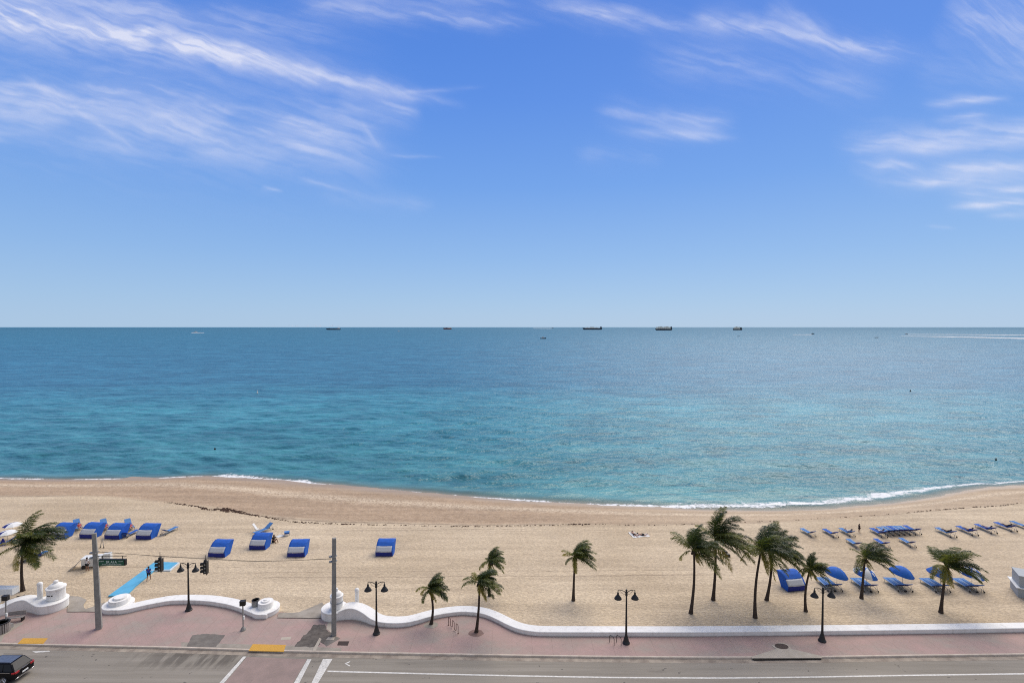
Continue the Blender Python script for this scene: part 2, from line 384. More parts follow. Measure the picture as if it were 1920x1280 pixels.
col = mixc(nt, .35, col, mixc(nt, fl_, (.74, .78, .82), (1.26, 1.22, 1.18)), 'MULTIPLY')
col = mixc(nt, mth(nt, 'MULTIPLY', mth(nt, 'SUBTRACT', 1, smooth(nt, SDn, 0.0, 7.0)), .75), col, (.20, .30, .27))
# foam
fn = noise(nt, tc, 1.3, 5, .7, .8); fn2 = noise(nt, nd(nt, 'ShaderNodeMapping', ins={0: tc, 3: (.5, 1.6, 1)}).outputs[0], .35, 5, .65)
dd = mth(nt, 'ABSOLUTE', mth(nt, 'SUBTRACT', mth(nt, 'ADD', SDn, mth(nt, 'MULTIPLY', mth(nt, 'SUBTRACT', fn2, .5), mth(nt, 'MULTIPLY', FWn, 2.2))), FOn))
fo = mth(nt, 'SUBTRACT', 1.0, mth(nt, 'DIVIDE', dd, FWn), clamp=True)
fo = smooth(nt, mth(nt, 'ADD', mth(nt, 'MULTIPLY', fo, .62), mth(nt, 'MULTIPLY', fn, 1.3)), .92, 1.22)
fo = mth(nt, 'MULTIPLY', fo, smooth(nt, mth(nt, 'SUBTRACT', 1.0, mth(nt, 'DIVIDE', dd, mth(nt, 'MULTIPLY', FWn, 1.25))), 0.0, .25))
col = mixc(nt, fo, col, (.84, .85, .85))
nt.links.new(col, b.inputs['Base Color'])
nt.links.new(mth(nt, 'ADD', mth(nt, 'MULTIPLY', fo, .5), mth(nt, 'MULTIPLY_ADD', t, .35, .24)), b.inputs['Roughness'])
nt.links.new(mth(nt, 'MULTIPLY_ADD', smooth(nt, t, .05, .8), -.14, .22), b.inputs['Specular IOR Level'])
b.inputs['IOR'].default_value = 1.33
hh = mth(nt, 'ADD', mth(nt, 'MULTIPLY', ns, 1.05), mth(nt, 'ADD', mth(nt, 'MULTIPLY', noise(nt, mpb, 1.6, 4, .65), .10), mth(nt, 'MULTIPLY', nm, .8)))
bp = nd(nt, 'ShaderNodeBump', ins={'Distance': 1.0, 'Height': hh, 'Strength': mth(nt, 'MULTIPLY', smooth(nt, SDn, -1, 12), .85)})
nt.links.new(bp.outputs[0], b.inputs['Normal'])
tr = nd(nt, 'ShaderNodeBsdfTransparent')
mx = nd(nt, 'ShaderNodeMixShader')
al = mth(nt, 'MAXIMUM', mth(nt, 'MULTIPLY_ADD', smooth(nt, SDn, -.3, 5.0), .75, .25, clamp=True), fo)
al = mth(nt, 'MULTIPLY', al, smooth(nt, mth(nt, 'ADD', SDn, mth(nt, 'MULTIPLY', mth(nt, 'SUBTRACT', fn2, .5), 1.2)), -.35, .1))
nt.links.new(al, mx.inputs[0]); nt.links.new(tr.outputs[0], mx.inputs[1]); nt.links.new(b.outputs[0], mx.inputs[2]); nt.links.new(mx.outputs[0], out.inputs[0])
tag(grid_mesh('sea_water', X, Y, Z + .02, {'sdist': SD, 'foam_offset': FO, 'foam_width': FW}, m), kind='structure')

# ---------------------------------------------------------------- road, pavement, kerb
m, nt, b, out = new_mat('asphalt')
tc = nd(nt, 'ShaderNodeNewGeometry').outputs['Position']; sep = nd(nt, 'ShaderNodeSeparateXYZ', ins={0: tc})
mpa = nd(nt, 'ShaderNodeMapping', ins={0: tc, 3: (.06, 1.3, 1)}).outputs[0]
c = ramp(nt, noise(nt, mpa, 1.1, 5, .6), [(.32, (.215, .190, .152)), (.68, (.30, .268, .222))])
c = mixc(nt, .35, c, mixc(nt, noise(nt, tc, 14, 3, .8), (.55, .55, .55), (1.45, 1.45, 1.45)), 'MULTIPLY')
st = smooth(nt, noise(nt, nd(nt, 'ShaderNodeMapping', ins={0: tc, 3: (.25, .9, 1)}).outputs[0], .8, 5, .65), .60, .74)
c = mixc(nt, mth(nt, 'MULTIPLY', st, .4), c, (.07, .06, .05))
c = mixc(nt, mth(nt, 'MULTIPLY', smooth(nt, noise(nt, tc, 1.7, 2, .5), .70, .74), .6), c, (.05, .045, .04))
sl = mth(nt, 'MULTIPLY', smooth(nt, sep.outputs[0], -37, -30), mth(nt, 'SUBTRACT', 1, smooth(nt, sep.outputs[0], -25, -22)))
sl = mth(nt, 'MULTIPLY', sl, mth(nt, 'MULTIPLY', smooth(nt, sep.outputs[1], 43.8, 45.6), smooth(nt, noise(nt, nd(nt, 'ShaderNodeMapping', ins={0: tc, 3: (1.6, .3, 1)}).outputs[0], 1.2, 3), .38, .6)))
c = mixc(nt, mth(nt, 'MULTIPLY', sl, .6), c, (.055, .045, .035))
nt.links.new(c, b.inputs['Base Color']); b.inputs['Roughness'].default_value = .85
nt.links.new(nd(nt, 'ShaderNodeBump', ins={'Strength': .3, 'Distance': .01, 'Height': noise(nt, tc, 30, 3)}).outputs[0], b.inputs['Normal'])
M['asphalt'] = m
m, nt, b, out = new_mat('pink_pavement')
tc = nd(nt, 'ShaderNodeNewGeometry').outputs['Position']
n1 = noise(nt, nd(nt, 'ShaderNodeMapping', ins={0: tc, 3: (.6, 1, 1)}).outputs[0], .42, 4, .6)
c = ramp(nt, n1, [(.34, (.36, .295, .252)), (.48, (.385, .28, .243)), (.68, (.435, .29, .258))])
c = mixc(nt, .4, c, mixc(nt, noise(nt, tc, 3.2, 5, .7), (.68, .68, .68), (1.32, 1.32, 1.32)), 'MULTIPLY')
rot = nd(nt, 'ShaderNodeMapping', ins={0: tc, 2: (0, 0, math.radians(45))}).outputs[0]
br = nd(nt, 'ShaderNodeTexBrick', ins={'Vector': rot, 'Color1': (1, 1, 1, 1), 'Color2': (.86, .86, .86, 1), 'Mortar': (.62, .6, .58, 1), 'Scale': 1.0, 'Mortar Size': .012, 'Brick Width': 1.1, 'Row Height': .55})
c = mixc(nt, .35, c, br.outputs[0], 'MULTIPLY')
sq = nd(nt, 'ShaderNodeTexBrick', offset=0.0, ins={'Vector': tc, 'Color1': (1, 1, 1, 1), 'Color2': (.97, .97, .97, 1), 'Mortar': (.66, .64, .62, 1), 'Scale': 1.0, 'Mortar Size': .018, 'Brick Width': 1.9, 'Row Height': 40.0})
c = mixc(nt, .6, c, sq.outputs[0], 'MULTIPLY')
stn = smooth(nt, noise(nt, tc, .9, 5, .7), .62, .76)
c = mixc(nt, mth(nt, 'MULTIPLY', stn, .45), c, (.14, .105, .09))
nt.links.new(c, b.inputs['Base Color']); b.inputs['Roughness'].default_value = .88
nt.links.new(nd(nt, 'ShaderNodeBump', ins={'Strength': .3, 'Distance': .01, 'Height': noise(nt, tc, 20, 3)}).outputs[0], b.inputs['Normal'])
M['pavement'] = m
def world_mat(name, lo, hi, scale, rough=.9, fine=12):
    m, nt, b, out = new_mat(name)
    tc = nd(nt, 'ShaderNodeNewGeometry').outputs['Position']
    c = ramp(nt, noise(nt, tc, scale, 5, .65), [(.35, lo), (.65, hi)])
    c = mixc(nt, .35, c, mixc(nt, noise(nt, tc, fine, 3, .8), (.6, .6, .6), (1.4, 1.4, 1.4)), 'MULTIPLY')
    nt.links.new(c, b.inputs['Base Color']); b.inputs['Roughness'].default_value = rough
    return m
M['kerb'] = world_mat('kerb_concrete', (.46, .385, .31), (.62, .53, .44), 1.2)
M['gutter'] = world_mat('gutter_concrete', (.22, .18, .145), (.40, .34, .27), .9)
M['apron'] = world_mat('apron_concrete', (.27, .235, .19), (.37, .33, .275), .8)
M['patch'] = world_mat('asphalt_patch', (.075, .062, .052), (.15, .13, .11), 1.6)
M['patch_grey'] = world_mat('worn_patch', (.14, .122, .105), (.20, .18, .155), 1.2)
M['cross_red'] = world_mat('crossing_red', (.26, .195, .17), (.33, .24, .21), .7)
M['conc_light'] = world_mat('light_concrete', (.40, .35, .28), (.48, .42, .345), 1.4)

xs = np.concatenate([[-2500, -600], np.arange(-150, 150.1, 1.0), [600, 2500]])
def strip(name, f0, f1, z0, z1, mat, kind='structure'):
    mb = MB()
    vs = [(x, float(f0(x)), z0) for x in xs] + [(x, float(f1(x)), z1) for x in xs]; n = len(xs)
    mb.add(vs, [(i, i + 1, n + i + 1, n + i) for i in range(n - 1)])
    return tag(mb.build(name, mat), kind=kind)
cw_x = np.array([p.x for p in cuw]); cw_y = np.array([p.y for p in cuw])
yc = lambda x: float(smooth_interp(np.clip(x, -60, 60), cw_x, cw_y))
yb_ = lambda x: float(Yback(np.clip(x, kx[0], kx[-1])))
ZR = -.15
strip('road', lambda x: -400.0, lambda x: yc(x) + .3, ZR, ZR, 'asphalt')
strip('pavement', lambda x: yc(x) + .16, lambda x: yb_(x) + .3, 0, 0, 'pavement')
mb = MB()        # kerb: rounded stone + gutter pan as real steps
prof = [(-.52, ZR + .004), (-.03, ZR + .012), (0.0, -.03), (.03, .004), (.18, .006), (.18, -.1)]
vs = []; 
for x in xs:
    y = yc(x)
    vs += [(x, y + p[0], p[1]) for p in prof[1:]]
n = 5; mb.add(vs, [(i * n + k, (i + 1) * n + k, (i + 1) * n + k + 1, i * n + k + 1) for i in range(len(xs) - 1) for k in range(n - 1)])
tag(mb.build('kerb', 'kerb'), kind='structure')
strip('gutter', lambda x: yc(x) - .55, lambda x: yc(x) - .031, ZR + .004, ZR + .010, 'gutter')
# ground under everything, out to the horizon on the land side
mb = MB(); mb.add([(-30000, -30000, -8), (30000, -30000, -8), (30000, 60, -8), (-30000, 60, -8)], [(0, 1, 2, 3)])
tag(mb.build('ground', 'apron'), kind='structure')

def sheet(name, pts, mat, z, zero=0.0, **kw):
    ps = [G(x, y, zero) for x, y in pts]
    mb = MB(); ar = sum(ps[i].x * ps[(i + 1) % len(ps)].y - ps[(i + 1) % len(ps)].x * ps[i].y for i in range(len(ps)))
    if ar < 0: ps.reverse()
    mb.add([(p.x, p.y, z) for p in ps], [tuple(range(len(ps)))])
    return tag(mb.build(name, mat), **kw)
def ragged(pts, amp, seed, n=6):
    r = random.Random(seed); o = []
    for i, p in enumerate(pts):
        q = pts[(i + 1) % len(pts)]
        for k in range(n):
            t = k / n; o.append((p[0] + (q[0] - p[0]) * t + (r.uniform(-amp, amp) if k else 0), p[1] + (q[1] - p[1]) * t + (r.uniform(-amp, amp) * .6 if k else 0)))
    return o
S_ = dict(kind='structure')
sheet('crosswalk_marking', [(456, 1230), (462, 1230), (419.5, 1280), (398, 1302), (391, 1302), (411, 1280)], 'paint', ZR + .009, ZR, **S_)
sheet('crosswalk_marking', [(576.5, 1235), (584, 1235), (561, 1280), (548, 1302), (537, 1302), (551, 1280)], 'paint', ZR + .009, ZR, **S_)
sheet('stop_line', [(605, 1236), (606, 1234.5), (623.5, 1234.5), (596, 1280), (583, 1302), (570, 1302), (584, 1280)], 'paint', ZR + .009, ZR, **S_)
sheet('crosswalk_paving', [(463.5, 1230.5), (575.5, 1235), (549, 1280), (535, 1302), (402, 1302), (421, 1280)], 'cross_red', ZR + .004, ZR, **S_)
lp = [(614, 1256.3), (800, 1261), (960, 1264.7), (1150, 1268), (1350, 1269), (1500, 1267.5), (1700, 1264), (1920, 1261), (2200, 1256)]
sheet('lane_line', lp + [(x, y + 2.6) for x, y in reversed(lp)], 'paint', ZR + .007, ZR, **S_)
sheet('lane_arrow', [(646, 1243), (656, 1238.6), (657, 1240), (650, 1243.4), (657, 1247), (655, 1248.5)], 'paint', ZR + .007, ZR, **S_)
sheet('lane_line', [(60, 1220), (92, 1219), (94, 1221), (66, 1223)], 'paint', ZR + .007, ZR, **S_)
sheet('asphalt_patch', ragged([(350, 1211.5), (361, 1190), (380, 1187.5), (422, 1189.5), (405, 1212.5)], 1.2, 3), 'patch_grey', .004, **S_)
sheet('asphalt_patch', ragged([(552, 1212), (566, 1194), (578, 1184), (587, 1171), (609, 1169.5), (614, 1181), (626, 1192), (610, 1208), (601, 1203), (596, 1212)], 1.5, 4), 'patch', .004, **S_)
sheet('asphalt_patch', [(607, 1205), (621, 1188), (638, 1196), (612, 1211)], 'patch_grey', .009, **S_)
sheet('concrete_band', [(599, 1195), (603, 1197), (592, 1219.5), (585, 1219.5)], 'conc_light', .014, **S_)
sheet('concrete_band', [(615, 1165.5), (623, 1166), (624, 1188), (612, 1178)], 'conc_light', .012, **S_)
sheet('concrete_pad', [(615, 1194), (628, 1194), (626, 1199), (611, 1199)], 'conc_light', .014, **S_)
sheet('concrete_pad', ragged([(528, 1194), (547, 1192.5), (544, 1198.5), (526, 1199)], .4, 8, 3), 'conc_light', .004, **S_)
sheet('concrete_apron', ragged([(126, 1146), (128, 1116), (150, 1118), (163, 1124), (156, 1134), (160, 1141), (196, 1128), (200, 1138), (192, 1146)], .8, 5, 4), 'apron', .055, .05, **S_)
sheet('concrete_apron', ragged([(520, 1157), (523, 1148), (560, 1147), (585, 1137), (604, 1128), (614, 1140), (604, 1158)], .8, 6, 4), 'apron', .055, .05, **S_)
sheet('grey_paving_band', ragged([(-40, 1203), (-40, 1190), (36, 1166), (44, 1168), (8, 1190), (2, 1203)], .5, 16, 3), 'apron', .004, **S_)
sheet('grey_paving_band', [(340, 1213), (520, 1218.5), (640, 1221.5), (640, 1214), (520, 1209), (340, 1203)], 'apron', .002, **S_)
for nm_, pts, lab in (('tactile_paving', [(33, 1206.2), (43, 1196), (89.5, 1196), (81, 1206.2)], 'yellow bumpy kerb ramp plate between the black car and the left turret wall'),
                      ('tactile_paving', [(466, 1219.5), (474, 1207), (536, 1208.5), (532, 1221)], 'yellow bumpy kerb ramp plate at the top of the red crossing')):
    ps = [G(x, y, 0) for x, y in pts]; mb = MB(); mb.prism([(p.x, p.y) for p in ps], -.02, .022)
    for i in range(22):
        for j in range(7):
            u, v = (i + .5) / 22, (j + .5) / 7
            q = (ps[0].lerp(ps[3], u)).lerp(ps[1].lerp(ps[2], u), v); mb.lathe((q.x, q.y, .021), [(.035, 0), (.02, .012)], 6)
    tag(mb.build(nm_, 'yellow'), lab, 'tactile paving', 'yellow tactile plates')
sheet('manhole_cover', [(635, 1201.5), (655, 1201.5), (652, 1209.5), (632, 1209)], 'cast_iron', .012, label='square brown utility cover in the pavement right of the concrete pole', cat='utility cover')
# storm drain inlet
root = thing('storm_drain', G(1475, 1225), 0, 'concrete storm drain inlet with round brown lid in the kerb', 'storm drain')
o3 = root.location
mb = MB(); P_ = [G(x, y) for x, y in [(1409, 1230.5), (1455, 1216), (1447, 1210), (1462, 1204), (1476, 1207), (1484, 1216), (1541, 1229.5), (1541, 1233), (1410, 1233.5)]]
mb.prism([(p.x - o3.x, p.y - o3.y) for p in P_], -.06, .035); mb.build('apron_slab', 'conc_light', root, bevel=.02)
mb = MB(); q = G(1468, 1212); 
vs = [(.62 * math.cos(t) * 1.0 + q.x - o3.x - .1, .42 * math.sin(t) + q.y - o3.y + .05) for t in np.linspace(0, 2 * PI, 18, endpoint=False)]
mb.prism(vs, .0, .05); mb.build('lid', 'cast_iron', root)
mb = MB(); a, b2 = G(1413, 1234.5), G(1539, 1233)
mb.prism([(a.x - o3.x, a.y - o3.y - .02), (b2.x - o3.x, b2.y - o3.y - .02), (b2.x - o3.x, b2.y - o3.y + .16), (a.x - o3.x, a.y - o3.y + .16)], ZR + .012, -.012); mb.build('inlet_mouth', 'dark', root)

# ---------------------------------------------------------------- white beach walls
def wave_wall(name, stations, w0, w1, label, disc=None, cap_end=True):
    P = []
    for x, y, h in stations:
        p = G(x, y); P.append((p.x, p.y, h))
    # densify with Catmull-Rom
    Q = []
    for i in range(len(P) - 1):
        p0 = P[max(i - 1, 0)]; p1 = P[i]; p2 = P[i + 1]; p3 = P[min(i + 2, len(P) - 1)]
        L = math.dist(p1[:2], p2[:2]); n = max(2, int(L / .35))
        if L > 5: n = max(2, int(L / 2))
        for k in range(n):
            t = k / n
            Q.append(tuple(.5 * ((2 * p1[j]) + (-p0[j] + p2[j]) * t + (2 * p0[j] - 5 * p1[j] + 4 * p2[j] - p3[j]) * t * t + (-p0[j] + 3 * p1[j] - 3 * p2[j] + p3[j]) * t ** 3) for j in range(3)))
    Q.append(P[-1]); n = len(Q); vs = []; fs = []; r = .035
    for i, (x, y, h) in enumerate(Q):
        a = Q[max(i - 1, 0)]; c = Q[min(i + 1, n - 1)]; dx, dy = c[0] - a[0], c[1] - a[1]; l = math.hypot(dx, dy) or 1
        nx, ny = -dy / l, dx / l; w = w0 + (w1 - w0) * i / (n - 1)
        for off, z in ((0, -.4), (0, h - .10), (-.03, h - .09), (-.03, h - r), (r - .03, h), (w - r + .03, h), (w + .03, h - r), (w + .03, h - .09), (w, h - .10), (w, -.4)):
            vs.append((x + nx * off, y + ny * off, z))
    m_ = 10
    for i in range(n - 1):
        for k in range(m_ - 1): fs.append((i * m_ + k, (i + 1) * m_ + k, (i + 1) * m_ + k + 1, i * m_ + k + 1))
    fs.append(tuple(range(m_))); fs.append(tuple((n - 1) * m_ + k for k in range(m_ - 1, -1, -1)))
    o = Vector((Q[0][0], Q[0][1], 0)); root = thing(name, o, 0, label, 'wall', 'white beach boundary walls')
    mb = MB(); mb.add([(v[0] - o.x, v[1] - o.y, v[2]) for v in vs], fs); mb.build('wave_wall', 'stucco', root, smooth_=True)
    return root, o
def disc_on(root, o, px, py, zt, rx, ry, steps, name='end_platform'):
    c = G(px, py) - o
    mb = MB(); mb.lathe((c.x, c.y, 0), [(rx, -.4), (rx, zt - .12), (rx + .03, zt - .1), (rx + .03, zt - .03), (rx, zt + .003)], 40, 1, ry / rx); mb.build(name, 'stucco', root, smooth_=True)
    for r, z0, z1, dx in steps:
        mb = MB(); mb.lathe((c.x + dx, c.y + .15, 0), [(r, z0), (r, z1 - .04), (r - .03, z1)], 32); mb.build('stepped_drum', 'stucco', root, smooth_=True)
    return c
def P3(px, py, z, o):
    p = G(px, py, z); return p - o
# left wall
r1, o1 = wave_wall('beach_wall', WALL1, 1.0, 1.1, 'white wall at the far left whose platform carries a domed turret and column')
c = G(97, 1139); mb = MB(); mb.lathe((c.x - o1.x, c.y - o1.y, 0), [(1.45, -.4), (1.45, .78), (1.49, .8), (1.49, .88), (1.46, .905)], 40, 1, .95); mb.build('end_platform', 'stucco', r1, smooth_=True)
def turret(root, px, py_front_base, zb, r, htot, o, band=False):
    p = G(px, py_front_base, zb) - o; cx, cy = p.x, p.y + r
    e = thing('turret', (cx, cy, zb)); e.parent = root
    h = htot
    mb = MB(); mb.lathe((0, 0, 0), [(r, -.02), (r, h * .55)], 32)
    mb.build('drum', 'stucco', e, smooth_=True)
    mb = MB(); mb.lathe((0, 0, 0), [(r, h * .55), (r * 1.09, h * .57), (r * 1.09, h * .64), (r * .98, h * .66), (r * .86, h * .67), (r * .84, h * .70), (r * .7, h * .77), (r * .45, h * .83), (r * .26, h * .85), (r * .25, h * .9), (r * .27, h * .94), (r * .2, h * .985), (r * .08, h)], 32)
    mb.build('dome', 'stucco', e, smooth_=True)
    if band:
        mb = MB(); mb.lathe((0, 0, 0), [(r + .01, h * .30), (r + .03, h * .31), (r + .03, h * .36), (r + .01, h * .37)], 32); mb.build('grey_band', 'plastic_grey', e)
    return e
tr1 = turret(r1, 93, 1128, .9, .80, 1.95, o1)
mb = MB()
for i, w in enumerate((.05, .05, .05, .05, .09)):
    t = math.radians(-112 + i * 8 + (6 if i == 4 else 0)); mb.box((.805 * math.cos(t), .805 * math.sin(t), .62), (w * 1.5, .02, .11), Matrix.Rotation(t + PI / 2, 3, 'Z'))
mb.build('dark_lettering', 'dark', tr1)
p = G(70.5, 1126, .9) - o1; mb = MB(); mb.lathe((p.x, p.y + .3, 0), [(.24, .85), (.24, 2.5), (.26, 2.52), (.26, 2.62), (.18, 2.74), (.06, 2.80)], 20); mb.build('column', 'stucco', r1, smooth_=True)
# middle wall
r2, o2 = wave_wall('beach_wall', WALL2, 1.15, 1.15, 'low white wall arching between two stepped round ends beside the blue beach mat')
disc_on(r2, o2, 222, 1138, .485, 1.42, 1.40, [(.98, .4, .95, .05), (.62, .9, 1.12, .12)])
disc_on(r2, o2, 498, 1146, .485, 1.36, 1.40, [(.76, .4, 1.05, -.05), (.44, 1.0, 1.17, -.05), (.2, 1.15, 1.25, -.05)])
# long right wall
r3, o3w = wave_wall('beach_wall', WALL3, 1.25, .9, 'long white wall that waves past the palms and then runs straight to the right')
c = G(627, 1152.5); mb = MB(); mb.lathe((c.x - o3w.x, c.y - o3w.y, 0), [(1.28, -.4), (1.28, .70), (1.31, .73), (1.31, .81), (1.27, .853)], 36); mb.build('end_platform', 'stucco', r3, smooth_=True)
turret(r3, 627.5, 1145, .85, .62, 2.1, o3w, band=True)
p = G(668, 1148) ; mb = MB(); mb.lathe((0, 0, 0), [(.21, -.2), (.21, 2.15), (.235, 2.17), (.235, 2.3), (.17, 2.42), (.06, 2.48)], 18)
tag(mb.build('round_post', 'stucco', loc=(p.x, p.y + .3, 0), smooth_=True), 'slim white round post standing behind the hump of the long wall', 'post')

# ---------------------------------------------------------------- street lamps
def street_lamp():
    r = thing('street_lamp', (0, 0, 0), 0, cat='street lamp', group='black twin-arm street lamps')
    mb = MB(); mb.lathe((0, 0, 0), [(.34, 0), (.34, .08), (.27, .14), (.24, .3), (.17, .55), (.115, .75), (.12, .8), (.10, .85)], 16); mb.build('base', 'black_metal', r, smooth_=True)
    mb = MB(); mb.lathe((0, 0, 0), [(.10, .84), (.085, 2.6), (.065, 4.35), (.11, 4.4), (.11, 4.7), (.08, 4.78), (.1, 4.88), (.05, 4.98)], 12); mb.build('pole', 'black_metal', r, smooth_=True)
    for s in (-1, 1):
        pts = [(s * .06, 0, 4.68), (s * .25, 0, 4.82), (s * .45, 0, 4.90), (s * .63, 0, 4.92), (s * .76, 0, 4.9), (s * .77, 0, 4.7)]
        mb = MB(); mb.tube(pts, .035, 8); mb.tube([(s * .07, 0, 4.45), (s * .4, 0, 4.6), (s * .6, 0, 4.9)], .012, 6); ar = mb.build('arm', 'black_metal', r, smooth_=True)
        mb = MB(); mb.lathe((s * .77, 0, 0), [(.06, 4.7), (.09, 4.62), (.09, 4.5), (.15, 4.42), (.27, 4.26), (.33, 4.15), (.345, 4.10), (.33, 4.10), (.2, 4.2)], 18)
        mb.build('lamp_shade', 'black_metal', r, smooth_=True)
    return r
lamp0 = street_lamp(); index_children()
LAMPS = [(354, 1143.5, 1054, 'black twin street lamp in front of the low arching wall, near the traffic signals'), (706, 1187.5, 1089, 'black twin street lamp in the dip of the waving wall beside the round post'),
         (1174, 1205, 1104, 'black twin street lamp at the gap of sand in the straight wall'), (1541.5, 1201, 1100, 'black twin street lamp beside the storm drain')]
for i, (x, y, yt, lab) in enumerate(LAMPS):
    p = G(x, y); hh_ = VY(x, yt, p.y).z
    o = lamp0 if i == 0 else copy_tree(lamp0)
    o.location = p; o['label'] = lab; o.scale = (hh_ / 4.98,) * 3 if i != 0 else (hh_ / 4.98,) * 3

# ---------------------------------------------------------------- concrete poles, sign, signals, span wire
def conc_pole(bx_, by_, tx_, ty_, w0, w1, label):
    p = G(bx_, by_); t = VY(tx_, ty_, p.y); r = thing('utility_pole', p, 0, label, 'utility pole', 'square concrete poles')
    d = t - p; mb = MB(); vs = []
    for q, w in ((Vector((0, 0, -.2)), w0), (d, w1)):
        for a in range(4):
            an = PI / 4 + a * PI / 2 + math.radians(28); vs.append(q + Vector((math.cos(an) * w * .707, math.sin(an) * w * .707, 0)))
    mb.add(vs, [(0, 1, 5, 4), (1, 2, 6, 5), (2, 3, 7, 6), (3, 0, 4, 7), (4, 5, 6, 7), (3, 2, 1, 0)]); mb.build('shaft', 'concrete_pole', r, bevel=.03)
    return r, p, t
rp1, p1, t1 = conc_pole(186, 1177.5, 176.5, 999, .50, .34, 'leaning square concrete pole carrying the green street sign')
rp2, p2, t2 = conc_pole(626, 1190, 626.5, 1008, .42, .34, 'upright square concrete pole in front of the small turret')
w1p = VY(179, 1032, p1.y); w2p = VY(621, 1046.5, p2.y)
for rp, pp, wz in ((rp1, p1, VY(178, 1040, p1.y)), (rp2, p2, VY(626, 1047, p2.y))):
    q = wz - pp
    for dz in (-.25, .25): mb = MB(); mb.box((q.x, q.y, q.z + dz), (.5, .5, .09)); mb.box((q.x - .3, q.y - .1, q.z + dz), (.22, .2, .16)); mb.build('clamp', 'galv', rp)
mb = MB()
N = 24; wire = []
KEY = [(179, 1033), (300, 1042.5), (385, 1047.3), (470, 1052), (540, 1050.5), (621, 1046.5)]
kxw = [k[0] for k in KEY]; kyw = [k[1] for k in KEY]
for i in range(N + 1):
    x = 179 + (621 - 179) * i / N; Yv = p1.y + (p2.y - p1.y) * i / N
    wire.append(VY(x, float(np.interp(x, kxw, kyw)), Yv))
mb.tube([w - wire[0] for w in wire], .018, 5); mb.tube([w - wire[0] + Vector((0, .05, .12 * math.sin(PI * i / N) - .08)) for i, w in enumerate(wire)], .012, 5)
tag(mb.build('span_wire', 'dark', loc=wire[0]), 'thin dark wire slung between the two concrete poles, holding the signals', 'wire')
def signal(px, label):
    Yv = p1.y + (p2.y - p1.y) * (px - 179) / 442; yw = float(np.interp(px, kxw, kyw)); q = VY(px, yw, Yv)
    r = thing('traffic_signal', (q.x, q.y, q.z - 1.42), math.radians(12), label, 'traffic signal', 'signals hanging from the span wire')
    mb = MB(); mb.box((0, 0, .55), (.36, .34, 1.14), taper=.92); mb.box((.17, 0, .55), (.05, .62, 1.28)); mb.build('housing', 'dark', r, bevel=.03)
    mb = MB(); mb.lathe((0, 0, 0), [(.2, 1.13), (.12, 1.2), (.18, 1.26), (.12, 1.33), (.04, 1.36), (.03, 1.42), (.02, 1.85)], 10); mb.build('hanger', 'dark', r)
    for k in range(3):
        z = .2 + k * .36
        mb = MB(); n = 14
        vs = []; 
        for xo, s in ((-.16, 1), (-.44, 1)):
            for a in range(n):
                t = math.radians(-30 + 240 * a / (n - 1)); vs.append((xo, .16 * math.cos(t), z + .16 * math.sin(t)))
        mb.add(vs, [(a, a + 1, n + a + 1, n + a) for a in range(n - 1)]); mb.build('visor', 'dark', r)
        mb = MB(); mb.tube([(-.15, 0, z), (-.19, 0, z)], .14, 14); mb.build('lens', 'lens', r)
        mb = MB(); mb.tube([(0, -.15, z), (0, -.2, z)], .07, 8); mb.build('hinge_cap', 'galv', r)
signal(300, 'dark traffic signal hanging over the near edge of the blue mat')
signal(385, 'dark traffic signal hanging just right of the street lamp')
# street sign
Ys = p1.y - .1
a = VY(185, 1048, Ys); b2 = VY(235.5, 1059.5, Ys); sw, sh = b2.x - a.x, a.z - b2.z; cxs, czs = (a.x + b2.x) / 2, (a.z + b2.z) / 2
r = thing('street_name_sign', (cxs, Ys, czs), 0, 'green illuminated street name sign reading SR A1A on the left pole', 'street sign')
mb = MB(); mb.box((0, .08, 0), (sw, .26, sh)); mb.build('cabinet', 'dark', r, bevel=.02)
mb = MB(); mb.box((-.03, -.06, -.02), (sw - .14, .02, sh - .06)); mb.build('face_panel', 'sign_green', r)
zt_ = VY(200, 1042.3, Ys).z - czs
mb = MB(); mb.tube([(-sw / 2 - .35, .08, zt_), (sw / 2 + .05, .08, zt_)], .035, 8); mb.tube([(-sw / 2 + .35, .08, zt_), (-sw / 2 + .35, .08, sh / 2)], .03, 6); mb.tube([(sw / 2 - .35, .08, zt_), (sw / 2 - .35, .08, sh / 2)], .03, 6); mb.build('bracket', 'black_metal', r)
def text(s, size, loc, parent, mat='sign_white', name='lettering', align='CENTER', rot=(PI / 2, 0, 0)):
    cu = bpy.data.curves.new('t', 'FONT'); cu.body = s; cu.size = size; cu.align_x = align; cu.align_y = 'CENTER'; cu.extrude = .003
    o = bpy.data.objects.new('t', cu); me = bpy.data.meshes.new_from_object(o); me.materials.clear(); me.materials.append(M[mat])
    bpy.data.objects.remove(o); ob = bpy.data.objects.new(name, me); C.objects.link(ob); ob.parent = parent; ob.location = loc; ob.rotation_euler = rot
    return ob
text('SR A1A', .34, (-.02, -.075, .06), r); text('N Fort Lauderdale Beach Blvd', .155, (0, -.075, -.17), r)
text('NORTH', .13, (-sw / 2 + .34, -.075, .13), r); text('SOUTH', .13, (sw / 2 - .42, -.075, .13), r)

